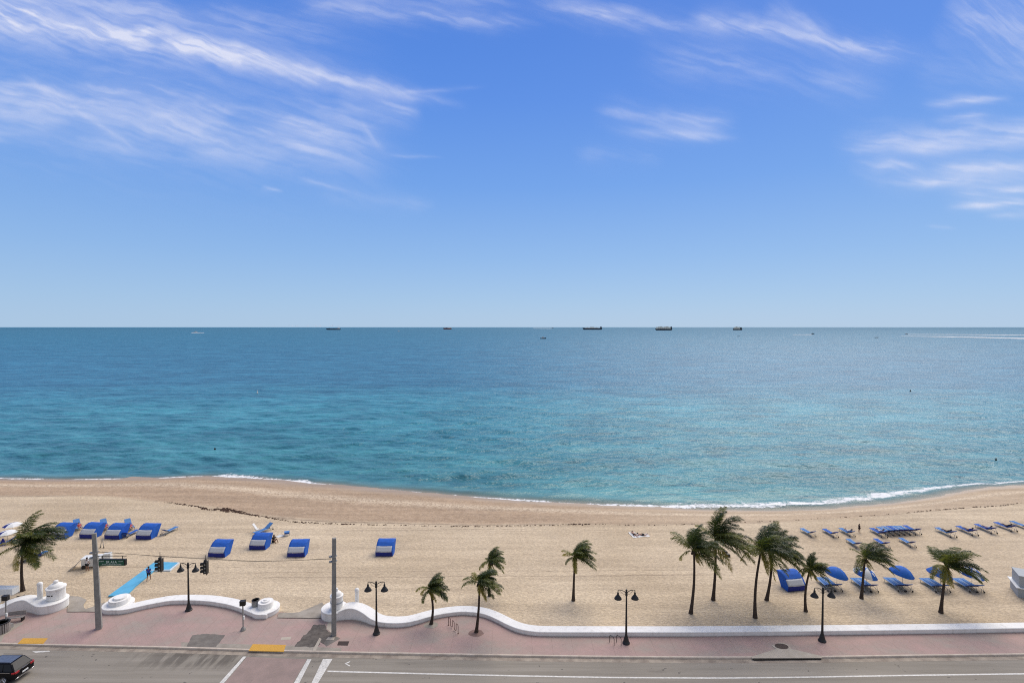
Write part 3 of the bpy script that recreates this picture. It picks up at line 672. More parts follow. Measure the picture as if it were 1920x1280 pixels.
# pedestrian signals
def ped(px, py, ptop, label, big=False):
    p = G(px, py); h = VY(px, ptop, p.y).z; r = thing('pedestrian_signal', p, math.radians(8), label, 'pedestrian signal', 'pedestrian signals on short posts')
    mb = MB(); mb.lathe((0, 0, 0), [(.26, 0), (.26, .05), (.2, .2), (.12, .3)], 8) if not big else mb.box((.05, 0, .2), (.75, .6, .42)); mb.build('base', 'concrete_pole', r)
    mb = MB(); mb.tube([(0, 0, .1), (0, 0, h - .6)], .065, 8); mb.build('post', 'galv', r)
    mb = MB(); mb.box((.11, -.08, h * .42), (.12, .14, .34)); mb.build('push_button', 'plastic_white', r)
    mb = MB(); mb.box((0, 0, h - .32), (.52, .34, .5)); mb.box((0, -.22, h - .08), (.5, .14, .03)); mb.build('signal_head', 'dark', r, bevel=.02)
ped(456, 1180.5, 1123.5, 'short pedestrian signal post in front of the middle wall')
ped(12, 1178, 1114, 'pedestrian signal post on a concrete block at the left frame edge', True)

# ---------------------------------------------------------------- street furniture
def trash(px, py, r_, h, mats, label):
    p = G(px, py); r = thing('trash_can', p, 0, label, 'trash can'); r.location.z = max(0, sz(p.x, p.y))
    mb = MB()
    for k in range(22):
        t = 2 * PI * k / 22; mb.box((r_ * math.cos(t), r_ * math.sin(t), h * .48), (.05, r_ * .2, h * .92), Matrix.Rotation(t, 3, 'Z'))
    mb.build('slats', mats[0], r)
    mb = MB(); mb.lathe((0, 0, 0), [(r_ * .9, .02), (r_ * .92, h * .9)], 22); mb.build('liner', mats[1], r)
    mb = MB(); mb.lathe((0, 0, 0), [(r_ * 1.06, h * .9), (r_ * 1.1, h * .98), (r_ * .9, h), (r_ * .8, h * .9)], 22); mb.build('rim', mats[1], r)
trash(479.5, 1143, .36, 1.15, ('galv', 'dark'), 'slatted trash can with dark top standing behind the right end of the middle wall')
trash(3, 1184, .62, 1.0, ('cabinet', 'dark'), 'wide brown trash bin with black top cut by the left frame edge')
p = G(27, 1166); r = thing('bench', p, math.radians(14), 'weathered grey bench against the far left wall behind the signal post', 'bench')
mb = MB()
for k in range(3): mb.box((0, k * .15, .45), (1.5, .12, .05))
mb.build('seat', 'cabinet', r)
mb = MB(); mb.box((0, .48, .72), (1.5, .05, .42)); mb.build('backrest', 'cabinet', r)
for s in (-.6, .6):
    mb = MB(); mb.box((s, .2, .21), (.07, .5, .42)); mb.build('leg', 'dark', r)
# bike racks
def u_rack(loc, rz, label, n, sp, h, mat):
    r = thing('bike_rack', loc, rz, label, 'bike rack')
    mb = MB(); pts = []
    for k in range(n):
        x = k * sp; up = k % 2 == 0
        pts += [(x, 0, 0 if k == 0 else (.12 if up else h)), (x, 0, h if up else .12)] if False else []
    # continuous serpentine tube
    x = 0; pts = [(0, 0, -.02), (0, 0, h - .1), (.06, 0, h)]
    for k in range(1, n):
        top = k % 2 == 1; x = k * sp
        if top: pts += [(x - .06, 0, h), (x, 0, h - .1), (x, 0, .2), (x + .05, 0, .12)] if k < n - 1 else [(x - .06, 0, h), (x, 0, h - .1), (x, 0, -.02)]
        else: pts += [(x - .05, 0, .12), (x, 0, .2), (x, 0, h - .1), (x + .06, 0, h)]
    mb.tube(pts, .03, 8); mb.build('rail', mat, r, smooth_=True)
    mb = MB(); mb.lathe((0, 0, 0), [(.08, 0), (.08, .02)], 10); mb.build('floor_flange', mat, r); mb = MB(); mb.lathe((x, 0, 0), [(.08, 0), (.08, .02)], 10); mb.build('floor_flange', mat, r)
pA = G(841, 1171.3); pB = G(859, 1187); dA = pB - pA
u_rack(pA, math.atan2(dA.y, dA.x), 'serpentine rusty bike rack of six uprights under the wall hump between two palms', 6, dA.length / 5, .85, 'rust')
for px in (1143, 1156):
    p = G(px, 1203); r = thing('bike_rack', p, math.radians(-58), ('left' if px < 1150 else 'right') + ' one of two single dark hoops just left of the lamp at the wall gap', 'bike rack', 'single bike hoops')
    mb = MB(); mb.tube([(0, 0, -.02), (0, 0, .6), (.12, 0, .75), (.5, 0, .75), (.62, 0, .6), (.62, 0, -.02)], .026, 8); mb.build('hoop', 'black_metal', r, smooth_=True)

# bicycle behind left wall
p = G(25, 1141); r = thing('bicycle', (p.x, p.y + .9, 0.02), math.radians(15), 'dark bicycle leaning behind the far left wall by the white kiosk', 'bicycle')
for s in (-.52, .52):
    mb = MB(); mb.tube([(s + .34 * math.cos(t), 0, .36 + .34 * math.sin(t)) for t in np.linspace(0, 2 * PI, 21)], .025, 6, cap=False)
    for k in range(8): mb.tube([(s, 0, .36), (s + .33 * math.cos(k * PI / 4), 0, .36 + .33 * math.sin(k * PI / 4))], .006, 4)
    mb.build('wheel', 'dark', r)
mb = MB()
for a_, b_ in (((-.52, .36), (-.12, .38)), ((-.12, .38), (-.25, .82)), ((-.25, .82), (-.52, .36)), ((-.12, .38), (.32, .82)), ((-.22, .78), (.32, .84)), ((.3, .95), (.52, .36))): mb.tube([(a_[0], 0, a_[1]), (b_[0], 0, b_[1])], .022, 6)
mb.build('frame', 'dark', r)
mb = MB(); mb.box((-.26, 0, .92), (.26, .14, .06)); mb.build('saddle', 'dark', r, bevel=.02)
mb = MB(); mb.tube([(.22, -.28, 1.0), (.3, 0, 1.0), (.22, .28, 1.0)], .02, 6); mb.build('handlebar', 'dark', r)

# kiosks
q = VY(22, 1103.5, 54.2); r = thing('beach_kiosk', (q.x - 3.6, 54.65, 0), 0, 'white flat-roofed kiosk behind the wall at the left frame edge', 'kiosk')
mb = MB(); mb.box((0, 0, 1.55), (7.2, .85, .68)); mb.build('roof', 'plastic_white', r, bevel=.03)
mb = MB(); mb.box((-.9, .05, .60), (5.1, .6, 1.20)); mb.build('cabin', 'plastic_white', r, bevel=.03)
mb = MB(); mb.box((-.9, -.35, .95), (3.4, .2, .06)); mb.build('counter', 'plastic_white', r)
q = G(1908.5, 1128); r = thing('lifeguard_hut', (q.x + 2.8, q.y + 1.3, 0.02), math.radians(-30), 'pale grey hut with a white ledge cut by the right frame edge', 'hut')
mb = MB(); mb.box((0, 0, .55), (2.9, 2.6, 1.1)); mb.build('base_cabin', 'plastic_grey', r, bevel=.03)
mb = MB(); mb.box((0, 0, 1.13), (3.3, 3.0, .10)); mb.build('ledge', 'plastic_white', r, bevel=.02)
mb = MB(); mb.box((0, 0, 1.75), (2.7, 2.4, 1.15)); mb.build('upper_cabin', 'plastic_grey', r, bevel=.03)
mb = MB(); mb.box((0, 0, 2.38), (2.8, 2.5, .12)); mb.build('roof', 'plastic_grey', r, bevel=.03)
mb = MB(); mb.box((.2, -1.21, 1.8), (.6, .03, .4)); mb.build('window', 'dark', r)

# ---------------------------------------------------------------- palms
m, nt, b, out = new_mat('palm_leaf')
at_ = nd(nt, 'ShaderNodeAttribute', attribute_name='tone').outputs['Fac']
c = ramp(nt, at_, [(0.0, (.014, .024, .006)), (.35, (.040, .062, .014)), (.62, (.14, .155, .028)), (1.0, (.34, .27, .06))])
nt.links.new(c, b.inputs['Base Color']); b.inputs['Roughness'].default_value = .45
tl_ = nd(nt, 'ShaderNodeBsdfTranslucent', ins={0: mixc(nt, 1.0, c, (1.5, 1.6, .7), 'MULTIPLY')}); mx_ = nd(nt, 'ShaderNodeMixShader', ins={0: .3}); nt.links.new(b.outputs[0], mx_.inputs[1]); nt.links.new(tl_.outputs[0], mx_.inputs[2]); nt.links.new(mx_.outputs[0], out.inputs[0])
M['leaf'] = m
m, nt, b, out = new_mat('palm_trunk')
tc = nd(nt, 'ShaderNodeTexCoord').outputs['Object']; sp_ = nd(nt, 'ShaderNodeSeparateXYZ', ins={0: tc})
wv = mth(nt, 'SINE', mth(nt, 'MULTIPLY_ADD', sp_.outputs[2], 48, mth(nt, 'MULTIPLY', noise(nt, tc, 3, 3), 6)))
c = mixc(nt, mth(nt, 'MULTIPLY_ADD', wv, .5, .5), (.028, .018, .013), (.075, .05, .036)); nt.links.new(c, b.inputs['Base Color'])
nt.links.new(nd(nt, 'ShaderNodeBump', ins={'Strength': .6, 'Distance': .03, 'Height': wv}).outputs[0], b.inputs['Normal']); b.inputs['Roughness'].default_value = .9
M['trunk'] = m
def frond(mb, base, d0, L, rng, tone, wind, grav, dry=False):
    n = 14; p = Vector(base); d = Vector(d0).normalized(); pts = [p.copy()]; ds = [d.copy()]
    for k in range(n):
        t = k / n
        d = (d + Vector((wind * (.035 + .075 * t), wind * .015, -grav * (.035 + .14 * t)))).normalized()
        p = p + d * (L / n); pts.append(p.copy()); ds.append(d.copy())
    mb.tube(pts, [.045 * (1 - .85 * i / n) for i in range(n + 1)], 4, cap=False, att=.62)
    N_ = int(34 + L * 11)
    side0 = ds[0].cross(Vector((0, 0, 1)))
    if side0.length < .1: side0 = Vector((0, 1, 0))
    for i in range(N_):
        u = .12 + .88 * i / (N_ - 1); f = u * n; j = min(int(f), n - 1); q = pts[j].lerp(pts[j + 1], f - j); dd_ = ds[j].lerp(ds[min(j + 1, n)], f - j).normalized()
        sd_ = dd_.cross(Vector((0, 0, 1)))
        sd_ = sd_.normalized() if sd_.length > .15 else side0.normalized()
        up_ = sd_.cross(dd_).normalized()
        ll = L * .27 * (math.sin(PI * min(1, (.18 + .82 * u) ** .8)) ** .55 * .8 + .2) * rng.uniform(.8, 1.15)
        for s in (-1, 1):
            v = (dd_ * rng.uniform(.35, .65) + sd_ * s * rng.uniform(.55, .85) + up_ * rng.uniform(-.05, .3)).normalized()
            a_ = q; mid = q + v * ll * .5 + Vector((wind * .06, 0, -.05 * grav - .02)) * ll
            v2 = (v + Vector((wind * .45, .08 * wind, -.5 * grav - .15))).normalized(); tip = mid + v2 * ll * .55
            wv_ = dd_.cross(v); wv_ = (dd_ * .8 + up_ * rng.uniform(-.6, .6)).normalized() * (.020 + .006 * L / 3)
            tn = min(1, max(0, tone + rng.uniform(-.12, .12) + (.12 if u > .8 else 0)))
            mb.add([a_ - wv_ * .6, a_ + wv_ * .6, mid + wv_, mid - wv_], [(0, 1, 2, 3)], tn)
            mb.add([mid - wv_, mid + wv_, tip], [(0, 1, 2)], min(1, tn + .1))
def palm(base, node, Lp, label, seed, fr=None, tilt=0.0):
    rng = random.Random(seed); p = G(*base); p.z = max(0.0, sz(p.x, p.y)) ; t = VY(node[0], node[1], p.y + tilt); s = (base[1] - 613) / 30; L = Lp / s
    r = thing('palm_tree', p, 0, label, 'palm tree', 'windswept coconut palms')
    d = t - p; n = 12; bow = rng.uniform(-.25, .25); mb = MB(); pts = []; rad = []
    for i in range(n + 1):
        u = i / n; pts.append(Vector((d.x * u ** 1.2 + bow * math.sin(PI * u), d.y * u, -.15 + (d.z + .15) * u)))
        rad.append(.155 * (1.0 + .75 * math.exp(-u * 9)) * (1 - .38 * u) * (.75 + .25 * L / 4) * rng.uniform(.97, 1.03))
    mb.tube(pts, rad, 10); mb.build('trunk', 'trunk', r, smooth_=True)
    mb = MB()
    if fr is None:
        fr = []
        for k in range(22): fr.append((rng.uniform(18, 112) if k % 3 else rng.gauss(55, 20), rng.uniform(-70, 70), rng.uniform(.7, 1.02), rng.uniform(.05, .55)))       # wind-blown upper mass
        for k in range(5): fr.append((rng.uniform(-35, 15), rng.uniform(-60, 50), rng.uniform(.8, 1.08), rng.uniform(.2, .6)))       # right-hand low fronds
        for k in range(3): fr.append((rng.uniform(140, 205), rng.uniform(-40, 40), rng.uniform(.55, .85), rng.uniform(.45, .85)))      # held against the wind
        for k in range(3): fr.append((rng.uniform(-110, -60), rng.uniform(-60, 30), rng.uniform(.45, .75), rng.uniform(.65, 1)))     # hanging
    for ang, az, k, tn in fr:
        e = math.radians(ang); a_ = math.radians(az); d0 = Vector((math.cos(e) * math.cos(a_), math.sin(a_) * .9, math.sin(e) * math.cos(a_) * .95 + .12))
        frond(mb, d + Vector((rng.uniform(-.08, .08), rng.uniform(-.08, .08), rng.uniform(-.05, .1))), d0, L * k * 1.02, rng, tn, 1.0 if ang > 20 else .55, .9)
    mb.build('crown', 'leaf', r, attr='tone')
    mb = MB()
    for k in range(7):
        a_ = k * 2.4; mb.tube([d + Vector((.16 * math.cos(a_), .16 * math.sin(a_), -.05)), d + Vector((.22 * math.cos(a_), .22 * math.sin(a_), -.38))], [.05, .10], 6)
    mb.build('leaf_bases', 'trunk', r)
PALMS = [((43, 1108), (44, 1022), 67, 'broad palm at the far left beside the closed blue umbrella'),
 ((808, 1169), (806, 1104), 40, 'small palm rooted in the pavement left of the serpentine bike rack'),
 ((893, 1184), (899, 1091), 46, 'palm rooted in the pavement right of the serpentine bike rack'),
 ((918, 1118), (920, 1052), 33, 'little palm on the sand partly hidden behind the pavement palm'),
 ((1075, 1125), (1078, 1044), 44, 'lone palm on open sand left of the white sunbathing towels'),
 ((1295, 1150), (1301, 1032), 64, 'tall palm, the left front one of the dense four-palm cluster'),
 ((1337, 1125), (1342, 1014), 74, 'tallest palm, rear left in the cluster, reaching up to the surf'),
 ((1416, 1158), (1427, 1032), 66, 'tall palm nearest the straight wall, left of the big canopy tent'),
 ((1437, 1125), (1446, 1034), 66, 'palm with curved trunk just behind the one nearest the wall'),
 ((1511, 1146), (1519, 1066), 38, 'small palm standing at the right edge of the lone big canopy tent'),
 ((1615, 1122), (1622, 1046), 52, 'palm in front of the white and blue umbrella in the umbrella row'),
 ((1764, 1148), (1774, 1062), 66, 'wide palm at the right, in front of the last two umbrellas')]
for i, (bs, ndp, Lp, lab) in enumerate(PALMS): palm(bs, ndp, Lp, lab, 100 + i * 3)
for x, y in ((808, 1171), (893, 1186)):
    mb = MB(); q = G(x, y); vs = [(q.x + .75 * math.cos(t) * random.uniform(.85, 1.1), q.y + .6 * math.sin(t) * random.uniform(.8, 1.15)) for t in np.linspace(0, 2 * PI, 16, endpoint=False)]
    mb.prism(vs, -.05, .008 if x < 850 else .006); tag(mb.build('tree_pit', 'apron' if x < 850 else 'brick_red'), kind='structure')

# ---------------------------------------------------------------- beach canopies
def cabana():
    r = thing('beach_canopy', (0, 0, 0), 0, cat='beach canopy', group='blue clamshell beach canopies')
    w = 1.12; t = .03
    P = [(0, .03), (-.05, .62), (.44, 1.20), (.95, 1.55), (1.5, 1.70), (2.05, 1.60)]
    def skin(i0, i1, x0, x1, off, name, mat, par=r, nx=8, wr=.012):
        mb = MB(); vs = []; pr = P[i0:i1 + 1]; pf = []
        for a_, b_ in zip(pr[:-1], pr[1:]):
            for k in range(4): pf.append((a_[0] + (b_[0] - a_[0]) * k / 4, a_[1] + (b_[1] - a_[1]) * k / 4))
        pf.append(pr[-1])
        for j in range(nx + 1):
            for y, z in pf:
                u = j / nx; s = .02 * math.sin(PI * u) * -1 + random.uniform(-wr, wr); vs.append((x0 + (x1 - x0) * u, y - off + s * .3, z + off * .6 + s))
        m_ = len(pf)
        mb.add(vs, [(j * m_ + k, (j + 1) * m_ + k, (j + 1) * m_ + k + 1, j * m_ + k + 1) for j in range(nx) for k in range(m_ - 1)])
        o = mb.build(name, mat, par, smooth_=True); sm = o.modifiers.new('solid', 'SOLIDIFY'); sm.thickness = .02; return o
    skin(0, 1, -w, w, 0, 'back_panel', 'fabric_navy'); skin(1, 2, -w + .02, w - .16, .014, 'mesh_window', 'mesh_grey'); skin(1, 2, -w, w, 0, 'lower_slope', 'fabric_blue'); skin(2, 5, -w, w, 0, 'roof_panel', 'fabric_blue')
    for s in (-1, 1):
        mb = MB(); pts = [(s * w, y, z) for y, z in P] + [(s * w * .98, 1.15, .03)]
        mb.add(pts, [tuple(range(len(pts)))]); o = mb.build('side_panel', 'fabric_blue', r); sm = o.modifiers.new('solid', 'SOLIDIFY'); sm.thickness = .02
        mb = MB(); mb.tube([(s * (w - .03), y + .02, z - .02) for y, z in P], .018, 6); mb.build('hoop', 'galv', r)
    mb = MB(); mb.box((0, .75, .3), (1.9, 1.2, .12)); mb.build('bench_seat', 'fabric_sky', r, bevel=.03)
    return r
cab0 = cabana(); index_children()
CABS = [(108, 1010, -4, 'blue canopy first of the four in a row, half behind the far left palm'), (163, 1010, -4, 'blue canopy second of the four in a row, crossed by the concrete pole'), (210, 1011, -4, 'blue canopy third of the four in a row, above the green sign'), (269, 1011.5, -3, 'blue canopy at the right end of the four in a row'),
        (406, 1044.5, -3, 'lone blue canopy above the right hand traffic signal'), (482.5, 1030.5, -3, 'lone blue canopy with a white folding chair behind and a dark sitting figure beside it'), (555, 1044.5, 3, 'lone blue canopy below the small blue beach table'), (720, 1043.5, 0, 'isolated blue canopy right of the upright concrete pole'), (1494, 1108, 9, 'large deep blue canopy among the palms at the right')]
for i, (x, y, rz, lab) in enumerate(CABS):
    p = G(x, y); o = cab0 if i == 0 else copy_tree(cab0)
    o.location = (p.x, p.y, sz(p.x, p.y) - .02); o.rotation_euler.z = math.radians(rz); o['label'] = lab

# ---------------------------------------------------------------- loungers
def lounger(fab, back, name='sun_lounger', backang=38):
    r = thing(name, (0, 0, 0), 0, cat='sun lounger', group='blue sun loungers on the sand')
    w = .31; zs = .36; hx = .42; bl = .82; ba = math.radians(backang)
    mb = MB()
    for s in (-w, w): mb.tube([(-1.0, s, zs - .04), (hx, s, zs - .04), (1.05, s, zs - .16)], .022, 6)
    mb.tube([(-1.0, -w, zs - .04), (-1.0, w, zs - .04)], .022, 6); mb.tube([(hx, -w, zs - .05), (hx, w, zs - .05)], .02, 6); mb.build('frame', 'galv', r)
    mb = MB(); n = 8; vs = []
    for i in range(n + 1):
        u = i / n; x = -1.02 + (hx + 1.02) * u; z = zs - .05 * math.sin(PI * u)
        for s in (-w, w): vs.append((x, s, z))
        for s in (-w, w): vs.append((x, s, z - .04))
    fs = []
    for i in range(n):
        o_ = i * 4; fs += [(o_, o_ + 4, o_ + 5, o_ + 1), (o_ + 2, o_ + 3, o_ + 7, o_ + 6), (o_, o_ + 2, o_ + 6, o_ + 4), (o_ + 1, o_ + 5, o_ + 7, o_ + 3)]
    fs += [(0, 1, 3, 2), (n * 4, n * 4 + 2, n * 4 + 3, n * 4 + 1)]
    mb.add(vs, fs); seat = mb.build('seat', fab, r)
    mb = MB(); mb.box((-.3, 0, zs + .0), (1.4, .05, .012)); mb.build('pale_stripe', 'fabric_sky', seat)
    R = Matrix.Rotation(-ba, 3, 'Y'); cx_, cz_ = hx + math.cos(ba) * bl / 2, zs + math.sin(ba) * bl / 2
    mb = MB(); mb.box((cx_, 0, cz_), (bl, 2 * w, .045), R); mb.build('backrest', back, r)
    mb = MB(); c2 = Vector((cx_, 0, cz_)) + R @ Vector((0, 0, -.032)); mb.box(c2, (bl * .98, 2 * w * .98, .015), R); mb.build('backrest_underside', 'fabric_navy', r)
    mb = MB(); mb.tube([(cx_ + .1, -w, cz_ + .02), (1.0, -w, zs - .15)], .015, 5); mb.build('prop_bar', 'galv', r); mb = MB(); mb.tube([(cx_ + .1, w, cz_ + .02), (1.0, w, zs - .15)], .015, 5); mb.build('prop_bar', 'galv', r)
    for x in (-.85, .75):
        for s in (-w, w):
            mb = MB(); mb.tube([(x, s, zs - .06), (x + .07, s, -.02)], .02, 6); mb.build('leg', 'galv', r)
    for s in (-1, 1):
        mb = MB(); mb.tube([(1.0, s * (w + .04), .09), (1.0, s * (w + .08), .09)], .09, 10); mb.build('wheel', 'dark', r)
    return r
lo_sky = lounger('fabric_sky', 'fabric_sky'); lo_blue = lounger('fabric_blue', 'fabric_blue')
lo_sky.location = (0, 0, -50)
index_children()
used = {}
def put_lounger(px, py, rz, label, proto='blue', scale=1.0, off=(0, 0), grp=None):
    src = lo_blue if proto == 'blue' else lo_sky
    o = copy_tree(src) if used.get(proto) else src
    used[proto] = 1
    p = G(px, py); a_ = math.radians(rz); x = p.x + off[0] * math.cos(a_) - off[1] * math.sin(a_); y = p.y + off[0] * math.sin(a_) + off[1] * math.cos(a_)
    o.location = (x, y, sz(x, y) + .02); o.rotation_euler = (0, 0, a_); o['label'] = label; o.scale = (scale * 1.2, scale * 1.08, scale)
    if grp: o['group'] = grp
    return o
put_lounger(1514, 1001, -82, 'dark blue lounger, first of the far row left of the palms', 'sky')
put_lounger(1556, 1002, -84, 'blue lounger, second of the far row')
put_lounger(1587, 1001, -86, 'light blue lounger with a sunbather in the far row, left of the umbrella palm', 'sky')
for k, (x, y, lb) in enumerate([(1646, 1002, 'lounger draped in white, hidden partly by the umbrella palm top'), (1658, 999, 'blue lounger at the left end of the packed far group'), (1668, 998.5, 'second lounger of the packed far group'), (1678, 998, 'third lounger of the packed far group'), (1688, 997.5, 'fourth lounger of the packed far group'), (1698, 997, 'fifth lounger of the packed far group'), (1709, 996, 'lounger at the right end of the packed far group, its dark back raised')]):
    put_lounger(x, y, -90, lb, 'sky' if k % 3 else 'blue', 1.08)
put_lounger(1600, 1022, -92, 'light blue lounger just left of the umbrella palm crown', 'sky'); put_lounger(1652, 1021, -92, 'blue lounger just right of the umbrella palm crown'); put_lounger(1700, 1020, -92, 'single light blue lounger on open sand above the blue umbrella', 'sky')
for x, y, lb in [(1772, 1001, 'lounger with a dark-clothed sunbather, left end of the far right line'), (1812, 998, 'lounger second in the far right line'), (1847, 994.5, 'lounger third in the far right line, pale towel on it'), (1884, 991, 'lounger fourth in the far right line with dark clothing on it'), (1914, 988, 'light blue lounger at the right frame edge of the far line')]:
    put_lounger(x, y, -88, lb, 'sky' if x > 1900 or x < 1780 else 'blue', 1.15)
for k, (x, y) in enumerate([(1547, 1099), (1613, 1100), (1676, 1099.5), (1745, 1101), (1807, 1101)]):
    nm2 = ['near the lamp head', 'behind the umbrella palm trunk', 'under the plain umbrella in mid row', 'left of the wide palm trunk', 'at the right end of the umbrella row'][k]
    put_lounger(x, y, -91, 'nearer of the two paired loungers ' + nm2, 'sky', 1.08, (0, 0), 'paired loungers under the umbrellas')
    put_lounger(x, y, -91, 'farther of the two paired loungers ' + nm2, 'sky', 1.08, (0, .74), 'paired loungers under the umbrellas')
put_lounger(69, 1046, -97, 'light blue lounger beneath the closed blue umbrella by the left palm', 'sky', 1.05)
put_lounger(57, 1047, -97, 'second light blue lounger at the closed umbrella, nearest the palm trunk', 'sky', 1.0)
put_lounger(319, 998, -100, 'pale blue lounger on its own right of the four canopies', 'sky', 1.0)
for x, lb in ((146, 'first and second'), (197, 'second and third'), (243, 'third and fourth')):
    put_lounger(x, 990, 138, 'light blue lounger with raised back between the ' + lb + ' canopies of the row', 'sky', 1.15)
put_lounger(246, 1003, -95, 'lounger low on the sand just left of the last canopy in the row', 'blue', .95)
put_lounger(493, 998, 60, 'blue lounger showing behind the canopy with the sitting figure', 'sky', 1.1); put_lounger(5, 1022, 30, 'dark blue lounger at the left frame edge', 'blue', 1.0)

# ---------------------------------------------------------------- umbrellas
M['umbrella_blue'] = simple('umbrella_blue', (.014, .125, .50), .8, var=.15, scale=3)
def umbrella(kind):
    r = thing('beach_umbrella', (0, 0, 0), 0, cat='umbrella', group='open beach umbrellas in the row')
    mb = MB(); mb.tube([(0, 0, 0), (0, 0, 2.45)], .022, 8); mb.build('pole', 'galv', r)
    head = thing('canopy', (0, 0, 0)); head.parent = r
    R = 1.38; n = 8; mats = ['umbrella_blue' if kind == 'blue' else ('towel_white' if k % 2 else 'umbrella_blue') for k in range(n)]
    prof = [(0.02, 2.45), (.45, 2.40), (.9, 2.18), (R, 1.70)]
    # the canopy leans away from the wind about the pole top
    for grp in set(mats):
        mb = MB()
        for k in range(n):
            if mats[k] != grp: continue
            for sub in range(4):
                vs = []
                for rr_, z in prof:
                    for q in (sub, sub + 1):
                        t = 2 * PI * (k + q / 4) / n; sag = 1 - .035 * math.sin(PI * q / 4) * (rr_ / R); vs.append((rr_ * sag * math.cos(t), rr_ * sag * math.sin(t), z - .03 * math.sin(PI * q / 4) * rr_ / R))
                vs += [(vs[-2][0] * 1.01, vs[-2][1] * 1.01, vs[-2][2] - .13), (vs[-1][0] * 1.01, vs[-1][1] * 1.01, vs[-1][2] - .13)]
                mb.add(vs, [(i * 2, i * 2 + 1, i * 2 + 3, i * 2 + 2) for i in range(len(prof))])
        o = mb.build('cover_' + ('blue' if grp == 'umbrella_blue' else 'white'), grp, head, smooth_=True)
    mb = MB()
    for k in range(n):
        t = 2 * PI * k / n; mb.tube([(0, 0, 2.40)] + [(a_ * math.cos(t), a_ * math.sin(t), z - .02) for a_, z in prof[1:]], .008, 4)
        mb.tube([(0, 0, 1.95), (.75 * math.cos(t), .75 * math.sin(t), 2.17)], .007, 4)
    mb.build('ribs', 'galv', head)
    if kind != 'blue':
        mb = MB()
        for k in range(0, n, 2):
            t = 2 * PI * (k + .5) / n; 
            for rr_, hw, z in ((.85, .12, 2.165), (1.05, .07, 2.05)):
                c_, s_2 = math.cos(t), math.sin(t); vs = []
                for (du, dw) in ((-.09, -hw), (-.09, hw), (.09, hw * 1.2), (.09, -hw * 1.2)): vs.append(((rr_ + du) * c_ - dw * s_2, (rr_ + du) * s_2 + dw * c_, z - du * .6 + .012))
                mb.add(vs, [(0, 1, 2, 3)])
        mb.build('white_emblem', 'towel_white', head)
    mb = MB(); mb.lathe((0, 0, 0), [(.03, 2.4), (.035, 2.47), (.01, 2.54)], 8); mb.build('finial', 'galv', head)
    head.rotation_euler = (math.radians(4), math.radians(10), 0); head.location = (-.40, .16, 0.03)
    return r
ub = umbrella('blue'); uw = umbrella('bw'); index_children()
UM = [(1569, 1101, 'blue', 'plain blue umbrella at the left of the row, right of the small palm'), (1624, 1101, 'bw', 'white and blue umbrella behind the umbrella palm trunk'), (1692, 1099, 'blue', 'plain blue umbrella in clear view in mid row'), (1763, 1101, 'blue', 'plain blue umbrella crossed by the wide palm trunk'), (1822, 1102, 'bw', 'white and blue umbrella at the right end, under palm fronds')]
cnt = {}
for x, y, kd, lab in UM:
    src = ub if kd == 'blue' else uw; o = copy_tree(src) if cnt.get(kd) else src; cnt[kd] = 1
    p = G(x, y); o.location = (p.x, p.y, sz(p.x, p.y) - .05); o['label'] = lab; o.rotation_euler.z = math.radians((0, 12, 6)[len(lab) % 3]); o.scale = (.88, .88, .95)
def closed_umbrella(px, py, h, mat, label):
    p = G(px, py); r = thing('closed_umbrella', (p.x, p.y, sz(p.x, p.y) - .02), 0, label, 'umbrella')
    mb = MB(); mb.tube([(0, 0, 0), (0, 0, h)], .025, 8); mb.build('pole', 'plastic_white', r)
    mb = MB(); n = 16; vs = []; pf = [(.28, .42), (.24, .5), (.2, .62), (.13, .8), (.05, .97), (.02, 1.0)]
    for rr_, z in pf:
        for k in range(n): t = 2 * PI * k / n; q = rr_ * (1 + .25 * math.cos(8 * t)); vs.append((q * math.cos(t), q * math.sin(t), z * h))
    mb.add(vs, [(i * n + k, i * n + (k + 1) % n, (i + 1) * n + (k + 1) % n, (i + 1) * n + k) for i in range(len(pf) - 1) for k in range(n)]); mb.build('folded_canopy', mat, r)
closed_umbrella(72.5, 1052, 1.75, 'fabric_navy', 'closed navy umbrella standing over the loungers by the left palm')
closed_umbrella(6, 1032, 1.7, 'fabric_navy', 'closed navy umbrella at the left frame edge behind palm fronds')
for k, (x, y) in enumerate(((24, 985), (14, 1000))):
    p = G(x, y + 14); r = thing('beach_umbrella', (p.x, p.y, 0), 0, ('upper' if k == 0 else 'lower') + ' of two white umbrellas with dark panels left of the left palm crown', 'umbrella', 'white umbrellas behind the left palm')
    mb = MB(); mb.tube([(0, 0, 0), (.0, 0, 1.5)], .02, 6); mb.build('pole', 'galv', r)
    for nm3, mt, ks in (('white_panels', 'towel_white', (0, 1, 3, 4, 6, 7)), ('dark_panels', 'fabric_navy', (2, 5))):
        mb = MB()
        for kk_ in ks:
            t0, t1_ = 2 * PI * kk_ / 8, 2 * PI * (kk_ + 1) / 8
            mb.add([(0, 0, 1.55), (.7 * math.cos(t0), .7 * math.sin(t0), 1.4), (.7 * math.cos(t1_), .7 * math.sin(t1_), 1.4), (1.15 * math.cos(t0), 1.15 * math.sin(t0), 1.15), (1.15 * math.cos(t1_), 1.15 * math.sin(t1_), 1.15)], [(0, 1, 2), (1, 3, 4, 2)])
        mb.build(nm3, mt, r)

